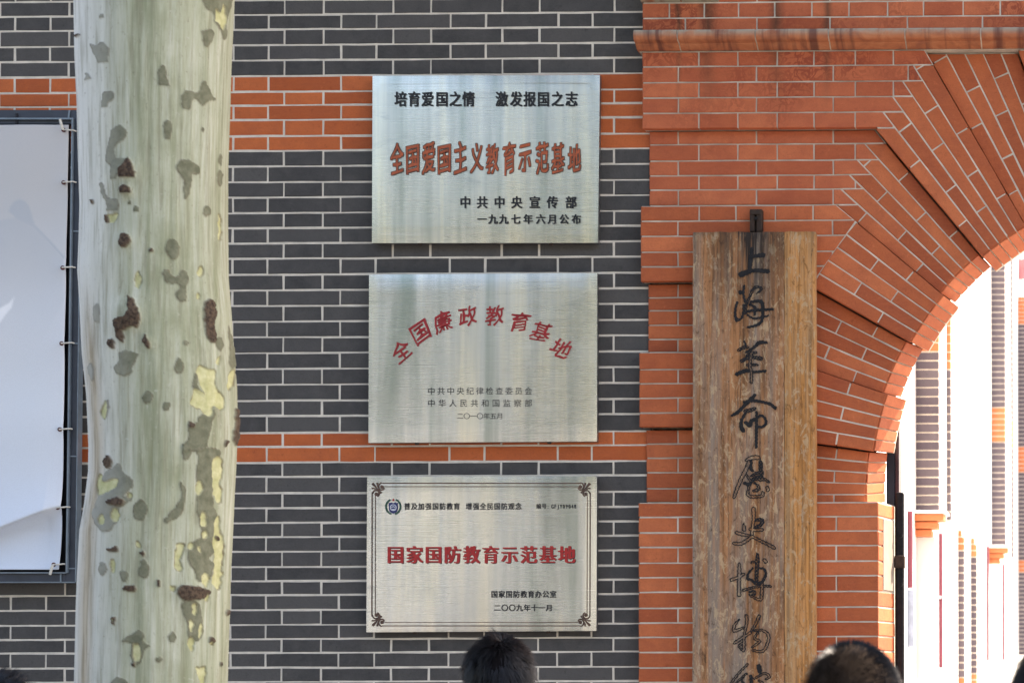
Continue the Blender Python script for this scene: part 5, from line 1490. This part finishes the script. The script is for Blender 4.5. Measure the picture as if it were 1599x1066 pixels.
# ------------------------------------------------------------------ sunlit alley behind the arch
XF = -1.11
hs_ = empty('alley_house', (XF, 20, 0), 'sun-bleached white alley house with grey and orange brick pilasters, seen through the arch', 'house')
MB().box(XF - .4, XF, .62, 60, 0, 8.0).obj('wall', M['far_plaster'], hs_)
def fin(name, px0, px1, y0, y1, bands, pitch, single, th=.14, joint=.0040, point=None):
    """pilaster standing out of the alley wall; bands: list of (y_from, y_to, material)"""
    p = at_x(px0, (y0 + y1) / 2, XF); Y = p.y; x0 = XF - .02; x1 = at(px1, (y0 + y1) / 2, Y).x
    zz = lambda y: at(px0, y, Y).z
    core = MB()
    if point is None:
        core.box(x0, x1 - .003, Y + .004, Y + th, max(zz(y1), 0), zz(y0))
    else:
        v = [(x0, Y + .004, zz(y1)), (x1 - .003, Y + .004, zz(y1)), (x1 - .003, Y + .004, zz(point) + .0), (x0 + .02 + (x1 - x0 - .02) * .45, Y + .004, zz(y0)), (x0, Y + .004, zz(y0))]
        v += [(a, Y + th, c) for a, b, c in v]
        core.add(v, [(0, 1, 2, 3, 4), (9, 8, 7, 6, 5), (1, 6, 7, 2), (2, 7, 8, 3), (3, 8, 9, 4)])
    o = core.obj(name, M['mortar'] if bands else M['far_plaster'], hs_)
    rest = {}
    for (a, b, mt) in bands:
        n = max(1, round((b - a) / pitch)); st = (b - a) / n
        for i in range(n):
            ya, yb = a + i * st, a + (i + 1) * st
            xa = x1
            if point is not None and yb <= point + 1:
                t = ((ya + yb) / 2 - y0) / (point - y0); xa = XF + (x1 - XF) * (.25 + .75 * max(0, min(1, t)) ** .6)
            P = rect(XF + .001, xa, zz(yb) + joint, zz(ya) - joint)
            v, f = brick_geo(P, wall_frame(Y), .02, .002, .0008)
            # side face turned to the alley
            if single: mesh_obj('brick', v, f, M[mt], o)
            else: rest.setdefault(mt, MB()).add(v, f)
    for mt, mbx in rest.items(): tag(mbx.obj('brick_courses', M[mt], o), kind='stuff')
    return o, Y, x1, zz
G_, O_ = 'far_grey_brick', 'far_orange_brick'
o1, Y1, x1_, z1_ = fin('pilaster', 1430, 1466, 380, 801, [(380, 549, O_), (549, 801, G_)], 14.05, True)
fin('pilaster', 1478, 1485, 440, 812, [(440, 577, O_), (577, 812, G_)], 13.8, False)
fin('window_jamb', 1496, 1506, 827, 1090, [(827, 859, O_), (859, 1057, G_), (1057, 1090, O_)], 11.4, False, point=845)
fin('window_jamb', 1516, 1525.5, 839, 1070, [(839, 869, O_), (869, 1051, G_), (1051, 1070, O_)], 10.9, False, point=856)
fin('pilaster', 1548, 1570, 330, 852, [(330, 636, G_), (636, 690, O_), (690, 852, G_)], 9.3, False)
fin('pilaster', 1578.5, 1582, 330, 870, [(330, 656, G_), (656, 700, O_), (700, 870, G_)], 8.4, False)
fin('pilaster', 1590, 1665, 463, 1022, [(463, 506, O_), (506, 697, G_), (697, 737, O_), (737, 874, G_), (874, 893, O_), (893, 1022, G_)], 6.6, False)
# corbelled capitals
def corbel(px0, px1, y0, y1, steps, th=.12):
    p = at_x(px0, y0, XF); Y = p.y - .01
    mb = MB(); mo = MB()
    zz = lambda y: at(px0, y, Y).z
    for k in range(steps):
        ya = y0 + (y1 - y0) * k / steps; yb = y0 + (y1 - y0) * (k + 1) / steps
        w_ = at(px1 - (px1 - px0) * .22 * k, y0, Y).x
        (mb).box(XF - .02, w_, Y - .02 * (steps - k), Y + th, zz(yb) + .004, zz(ya), .006)
    cap = mb.obj('capital', M['far_orange_brick'], hs_)
    MB().box(XF - .02, at(px1 + 4, y0, Y).x, Y - .09, Y + th + .05, zz(y0) + .001, zz(y0 - 5), .004).obj('cap_stone', M['far_plaster'], cap)
corbel(1430, 1475, 803, 838, 3); corbel(1545, 1574, 856, 880, 3)
def slim(name, px0, px1, y0, y1, mat, th=.05):
    p = at_x(px0, (y0 + y1) / 2, XF); Y = p.y
    return MB().box(XF - .02, at(px1, 900, Y).x, Y, Y + th, at(px0, y1, Y).z, at(px0, y0, Y).z, .003).obj(name, mat, hs_)
slim('door_leaf', 1417, 1424.5, 797, 917, M['far_door']); 
d2 = slim('door_leaf', 1466, 1471.5, 832, 1042, M['far_door'])
slim('door_leaf', 1540.5, 1544, 852, 1031, M['far_door']); slim('door_leaf', 1565, 1568.5, 880, 1030, M['far_door'])
slim('door_frame', 1431, 1460, 838, 1060, M['far_plaster'])
slim('window_shutter', 1590, 1650, 404, 436, M['far_pink'])
p = at_x(1466, 932, XF)
MB().box(at(1464, 932, p.y).x, at(1470, 932, p.y).x, p.y - .03, p.y - .004, at(1466, 934.5, p.y).z, at(1466, 930, p.y).z, .003).obj('handle', M['white_ink'], d2)
slim('notice_panel', 1417, 1427, 920, 1010, simple('far_panel', (0.35, 0.42, 0.55), .6), .02)

# ------------------------------------------------------------------ across the street (seen in the steel plaques)
sb = empty('street_building', (-6, -22, 0), 'pale plastered building across the street, mirrored in the steel plaques', 'building')
MB().box(-26, 14, -28, -22, -.14, 9.0).obj('wall', simple('street_plaster', (0.30, 0.34, 0.38), .9, 0, .05, 1, .2), sb)
MB().box(-26.4, 14.4, -28.4, -21.6, 9.0, 9.35).obj('roof', M['roof_tile'], sb)
for k in range(12):
    x = -24.5 + k * 3.2
    for z in (1.0, 4.8):
        wdw = MB().box(x, x + 1.4, -22.0, -21.93, z, z + 2.2, .02).obj('window', M['navy_paint'], sb)
        MB().box(x + .12, x + 1.28, -21.93, -21.915, z + .12, z + 2.08).obj('pane', M['window_glass'], wdw)
for k, (x, h_) in enumerate(((-17.5, 7), (-11.2, 7.6), (-4.2, 7.2), (3.5, 7.5))):
    t_ = empty('plane_tree', (x, -15.4, -.14), ('leftmost', 'second from the left', 'third from the left', 'rightmost')[k] + ' of four plane trees across the street, mirrored in the steel plaques', 'tree', 'plane trees across the street')
    MB().tube([(x, -15.4, -.14), (x + .05, -15.4, 2), (x - .05, -15.4, 4.2)], [.24, .19, .15], 12).obj('trunk', M['bark'], t_, True)
    lv = []; lf = []
    rs = np.random.default_rng(40 + k)
    for q in range(2600):
        d = rs.normal(size=3); d /= np.linalg.norm(d); p_ = np.array((x, -15.4, 5.6)) + d * np.array((2.5, 2.0, 2.0)) * (.45 + .6 * rs.random())
        a_ = rs.normal(size=3); a_ /= np.linalg.norm(a_); b2_ = np.cross(a_, rs.normal(size=3)); b2_ /= np.linalg.norm(b2_)
        s_ = rs.uniform(.10, .17); n0 = len(lv)
        lv += [tuple(p_ - a_ * s_), tuple(p_ + b2_ * s_ * .7), tuple(p_ + a_ * s_), tuple(p_ - b2_ * s_ * .7)]; lf.append((n0, n0 + 1, n0 + 2, n0 + 3))
    tag(mesh_obj('crown', lv, lf, M['leaf'], t_), kind='stuff')

# ------------------------------------------------------------------ people
def capsule(bm_v, bm_f, a, b, ra, rb, n=18, m=8):
    a, b = Vector(a), Vector(b); d = (b - a); L = d.length; t = d.normalized() if L > 1e-6 else Vector((0, 0, 1))
    u = t.orthogonal().normalized(); w_ = t.cross(u); rings = []
    for i in range(m + 1):
        an = -math.pi / 2 + math.pi / 2 * i / m; rings.append((a + t * (ra * math.sin(an)), ra * math.cos(an)))
    for i in range(m + 1):
        an = math.pi / 2 * i / m; rings.append((b + t * (rb * math.sin(an)), rb * math.cos(an)))
    base = len(bm_v)
    for c, r_ in rings:
        for j in range(n):
            q = 2 * math.pi * j / n; bm_v.append(tuple(c + (u * math.cos(q) + w_ * math.sin(q)) * max(r_, 1e-4)))
    for i in range(len(rings) - 1):
        for j in range(n):
            bm_f.append((base + i * n + j, base + i * n + (j + 1) % n, base + (i + 1) * n + (j + 1) % n, base + (i + 1) * n + j))
    bm_f.append(tuple(base + j for j in reversed(range(n)))); bm_f.append(tuple(base + (len(rings) - 1) * n + j for j in range(n)))
def ellips(bm_v, bm_f, c, rx, ry, rz, n=28, m=20):
    base = len(bm_v)
    for i in range(m + 1):
        an = -math.pi / 2 + math.pi * i / m
        for j in range(n):
            q = 2 * math.pi * j / n
            bm_v.append((c[0] + rx * math.cos(an) * math.cos(q) + 1e-5 * j, c[1] + ry * math.cos(an) * math.sin(q), c[2] + rz * math.sin(an)))
    for i in range(m):
        for j in range(n):
            bm_f.append((base + i * n + j, base + i * n + (j + 1) % n, base + (i + 1) * n + (j + 1) % n, base + (i + 1) * n + j))
_body = {}
def body_mesh():
    """standing body 1.70 m tall, facing +y, feet on z = 0, one remeshed surface"""
    if 'm' in _body: return _body['m']
    v, f = [], []
    C = lambda a, b, ra, rb: capsule(v, f, a, b, ra, rb)
    E = lambda c, *r: ellips(v, f, c, *r)
    for s in (-1, 1):
        C((s * .09, 0, .86), (s * .10, .01, .48), .088, .058); C((s * .10, .01, .48), (s * .105, -.015, .09), .058, .040)
        C((s * .105, -.04, .035), (s * .115, .14, .03), .036, .032)
        C((s * .155, -.01, 1.37), (s * .215, -.02, 1.08), .052, .040); C((s * .215, -.02, 1.08), (s * .22, .05, .84), .038, .026)
        C((s * .22, .05, .83), (s * .218, .075, .765), .028, .030)
        for k, ln in enumerate((.055, .068, .073, .066)):
            a = Vector((s * .218, .047 + .019 * k, .755)); b = a + Vector((0, .006, -ln * .55)); c = b + Vector((-s * .012, .010, -ln * .5))
            C(a, b, .0088, .0085); C(b, c, .0085, .0072)
        C((s * .21, .10, .80), (s * .195, .125, .765), .011, .0095); C((s * .195, .125, .765), (s * .188, .13, .735), .0095, .008)
    E((0, 0, .90), .165, .11, .12); E((0, .0, 1.08), .145, .10, .20); E((0, .0, 1.27), .175, .115, .17); C((-.14, -.01, 1.385), (.14, -.01, 1.385), .052, .052)
    C((0, -.012, 1.38), (0, .0, 1.50), .060, .052)
    E((0, -.008, 1.598), .0755, .094, .100); E((0, .03, 1.545), .055, .068, .072); C((0, .075, 1.50), (0, .07, 1.51), .024, .028)
    C((0, .088, 1.60), (0, .108, 1.568), .007, .014); C((-.018, .088, 1.528), (.018, .088, 1.528), .008, .008)
    for s in (-1, 1):
        E((s * .031, .079, 1.60), .014, .010, .009); C((s * .014, .090, 1.618), (s * .046, .078, 1.619), .006, .005)
        E((s * .0765, -.006, 1.585), .008, .018, .031); E((s * .082, -.012, 1.592), .007, .013, .024)
    me = bpy.data.meshes.new('person_body'); me.from_pydata(v, [], f)
    o = bpy.data.objects.new('tmp', me); COL.objects.link(o)
    r_ = o.modifiers.new('r', 'REMESH'); r_.mode = 'VOXEL'; r_.voxel_size = .0075
    sm = o.modifiers.new('s', 'SMOOTH'); sm.iterations = 3; sm.factor = .5
    dg = bpy.context.evaluated_depsgraph_get(); dg.update()
    m2 = bpy.data.meshes.new_from_object(o.evaluated_get(dg)); bpy.data.objects.remove(o); bpy.data.meshes.remove(me)
    m2.name = 'person_body'
    m2.polygons.foreach_set('use_smooth', [True] * len(m2.polygons))
    _body['m'] = m2; return m2
def person(cx_px, top_px, Y, yaw, label, shirt, hair):
    c = at(cx_px, top_px, Y); H = c.z - hair.get('lift', .012)
    sc = H / 1.70
    p = empty('person', (c.x, Y, 0), label, 'person'); p.rotation_euler = (0, 0, R(yaw)); p.scale = (sc, sc, sc)
    def child(name, me, mats, par=p):
        for m_ in mats: me.materials.append(m_)
        o = bpy.data.objects.new(name, me); COL.objects.link(o); o.parent = par; return o
    me = body_mesh().copy(); child('body', me, [M['skin']])
    # clothes: offset shells cut from the body surface
    src = body_mesh()
    co = np.zeros(len(src.vertices) * 3); src.vertices.foreach_get('co', co); co = co.reshape(-1, 3)
    no = np.array([tuple(v_.normal) for v_ in src.vertices]) if 'n' not in _body else _body['n']; _body['n'] = no
    F_ = [tuple(q.vertices) for q in src.polygons] if 'f' not in _body else _body['f']; _body['f'] = F_
    def shell(name, keep, off, mat):
        k = keep(co); idx = -np.ones(len(co), int)
        fs = [q for q in F_ if all(k[i] for i in q)]
        used = sorted({i for q in fs for i in q})
        for a_, i in enumerate(used): idx[i] = a_
        vv_ = co[used] + no[used] * off + .003 * np.sin(co[used][:, [2, 0, 1]] * 40) * np.array((1, 1, 0))
        m3 = bpy.data.meshes.new(name); m3.from_pydata([tuple(q) for q in vv_], [], [tuple(int(idx[i]) for i in q) for q in fs])
        m3.polygons.foreach_set('use_smooth', [True] * len(m3.polygons)); child(name, m3, [mat])
    shell('shirt', lambda c_: ((c_[:, 2] > .84) & (c_[:, 2] < 1.445 - np.abs(c_[:, 1]) * .1) & ~((np.abs(c_[:, 0]) > .18) & (c_[:, 2] < 1.14))), .014, shirt)
    shell('trousers', lambda c_: (c_[:, 2] > .07) & (c_[:, 2] < .92) & (np.abs(c_[:, 0]) < .178), .012, M['trousers'])
    shell('shoes', lambda c_: (c_[:, 2] < .085), .006, M['black_ink'])
    # hair: scalp cap and locks
    rs_ = np.random.default_rng(hair['seed'])
    kx, ky, kz = .0775, .0965, .1025; cc = np.array((0, -.008, 1.598))
    def ok(d):    # above the hairline
        if abs(d[0]) > .72 and d[1] > -.42 and d[2] < .10: return False
        return d[2] > np.interp(d[1], [-1, -.4, .2, .62, 1], [-.55, -.62, -.12, .42, .70])
    cv = []; cf = []; n_, m_ = 48, 30
    for i in range(m_ + 1):
        for j in range(n_):
            th_ = math.pi * i / m_ * .70; ph_ = 2 * math.pi * j / n_
            d = np.array((math.sin(th_) * math.cos(ph_), math.sin(th_) * math.sin(ph_), math.cos(th_)))
            k = 1.015 + hair['cap'] * (1 if ok(d) else -.6)
            cv.append(tuple(cc + d * np.array((kx, ky, kz)) * k))
    for i in range(m_):
        for j in range(n_): cf.append((i * n_ + j, i * n_ + (j + 1) % n_, (i + 1) * n_ + (j + 1) % n_, (i + 1) * n_ + j))
    m4 = bpy.data.meshes.new('hair'); 
    whorl = np.array((.02, -.55, .83)); whorl /= np.linalg.norm(whorl)
    hv, hf = [], []
    cnt = hair['n']
    clump = rs_.normal(size=(260, 3)); clump /= np.linalg.norm(clump, axis=1)[:, None]; cdir = rs_.normal(size=(260, 3)) * hair['mess']
    while cnt:
        d = rs_.normal(size=3); d /= np.linalg.norm(d)
        if not ok(d): continue
        cnt -= 1
        if hair.get('thin') and rs_.random() < hair['thin'] * max(0, d @ whorl) ** 3: continue
        base = cc + d * np.array((kx, ky, kz)) * (1.01 + hair['cap'] * .8)
        out = d / np.array((kx, ky, kz)); out /= np.linalg.norm(out)
        comb = d - whorl; comb -= out * (comb @ out); nl = np.linalg.norm(comb) + 1e-6; comb /= nl
        sw = np.cross(out, comb)
        ci = np.argmax(clump @ d)
        t0 = comb + sw * .35 + cdir[ci] + rs_.normal(size=3) * .12
        ln = hair['len'] * rs_.uniform(.6, 1.1) * (1.0 if d[2] > 0 else .6)
        lift = hair['up']
        g1 = out * lift + t0 * (1 - lift); g1 /= np.linalg.norm(g1)
        g2 = out * lift * hair['curl'] + t0 * (1 - lift) + np.array((0, 0, -.35)) * (1 - lift); g2 /= np.linalg.norm(g2)
        p0 = base; p1 = p0 + g1 * ln * .5; p2 = p1 + g2 * ln * .5
        for q_ in (p1, p2) if hair['up'] < .6 else ():
            pass
        wd = np.cross(g1, out); wd /= (np.linalg.norm(wd) + 1e-6); wd *= hair['w']
        b0 = len(hv)
        hv += [tuple(p0 - wd), tuple(p0 + wd), tuple(p1 + wd * .9), tuple(p1 - wd * .9), tuple(p2)]
        hf += [(b0, b0 + 1, b0 + 2, b0 + 3), (b0 + 3, b0 + 2, b0 + 4)]
    nb_ = len(cv)
    m4.from_pydata(cv + hv, [], cf + [tuple(i + nb_ for i in q) for q in hf])
    o = child('hair', m4, [hair.get('capmat', M['hair_cap']), M['hair']])
    mi = [0] * len(cf) + [1] * len(hf); m4.polygons.foreach_set('material_index', mi)
    return p
person(778, 991, -1.75, 24, 'black-haired person seen from behind, under the lowest steel plaque', M['shirt_white'],
       dict(seed=1, n=12000, len=.050, up=.10, curl=.1, mess=.16, w=.0011, cap=.10, lift=.012))
person(1334, 997, -3.95, -22, 'person with cropped thinning hair seen from behind, in front of the brick jamb', M['shirt_grey'],
       dict(seed=2, n=9000, len=.014, up=.75, curl=.8, mess=.1, w=.0006, cap=.01, lift=.012, thin=.75, capmat=M['scalp']))
person(-14, 1041, -3.3, 5, 'person with spiky black hair at the bottom left corner, left of the trunk', M['shirt_blue'],
       dict(seed=3, n=7000, len=.050, up=.60, curl=.8, mess=.35, w=.0013, cap=.03, lift=.03))
person(1648, 1006, -4.0, 0, 'dark-haired person cut off by the right edge, in front of the sunlit alley', M['shirt_white'],
       dict(seed=4, n=7000, len=.045, up=.15, curl=.1, mess=.15, w=.0012, cap=.04, lift=.010))
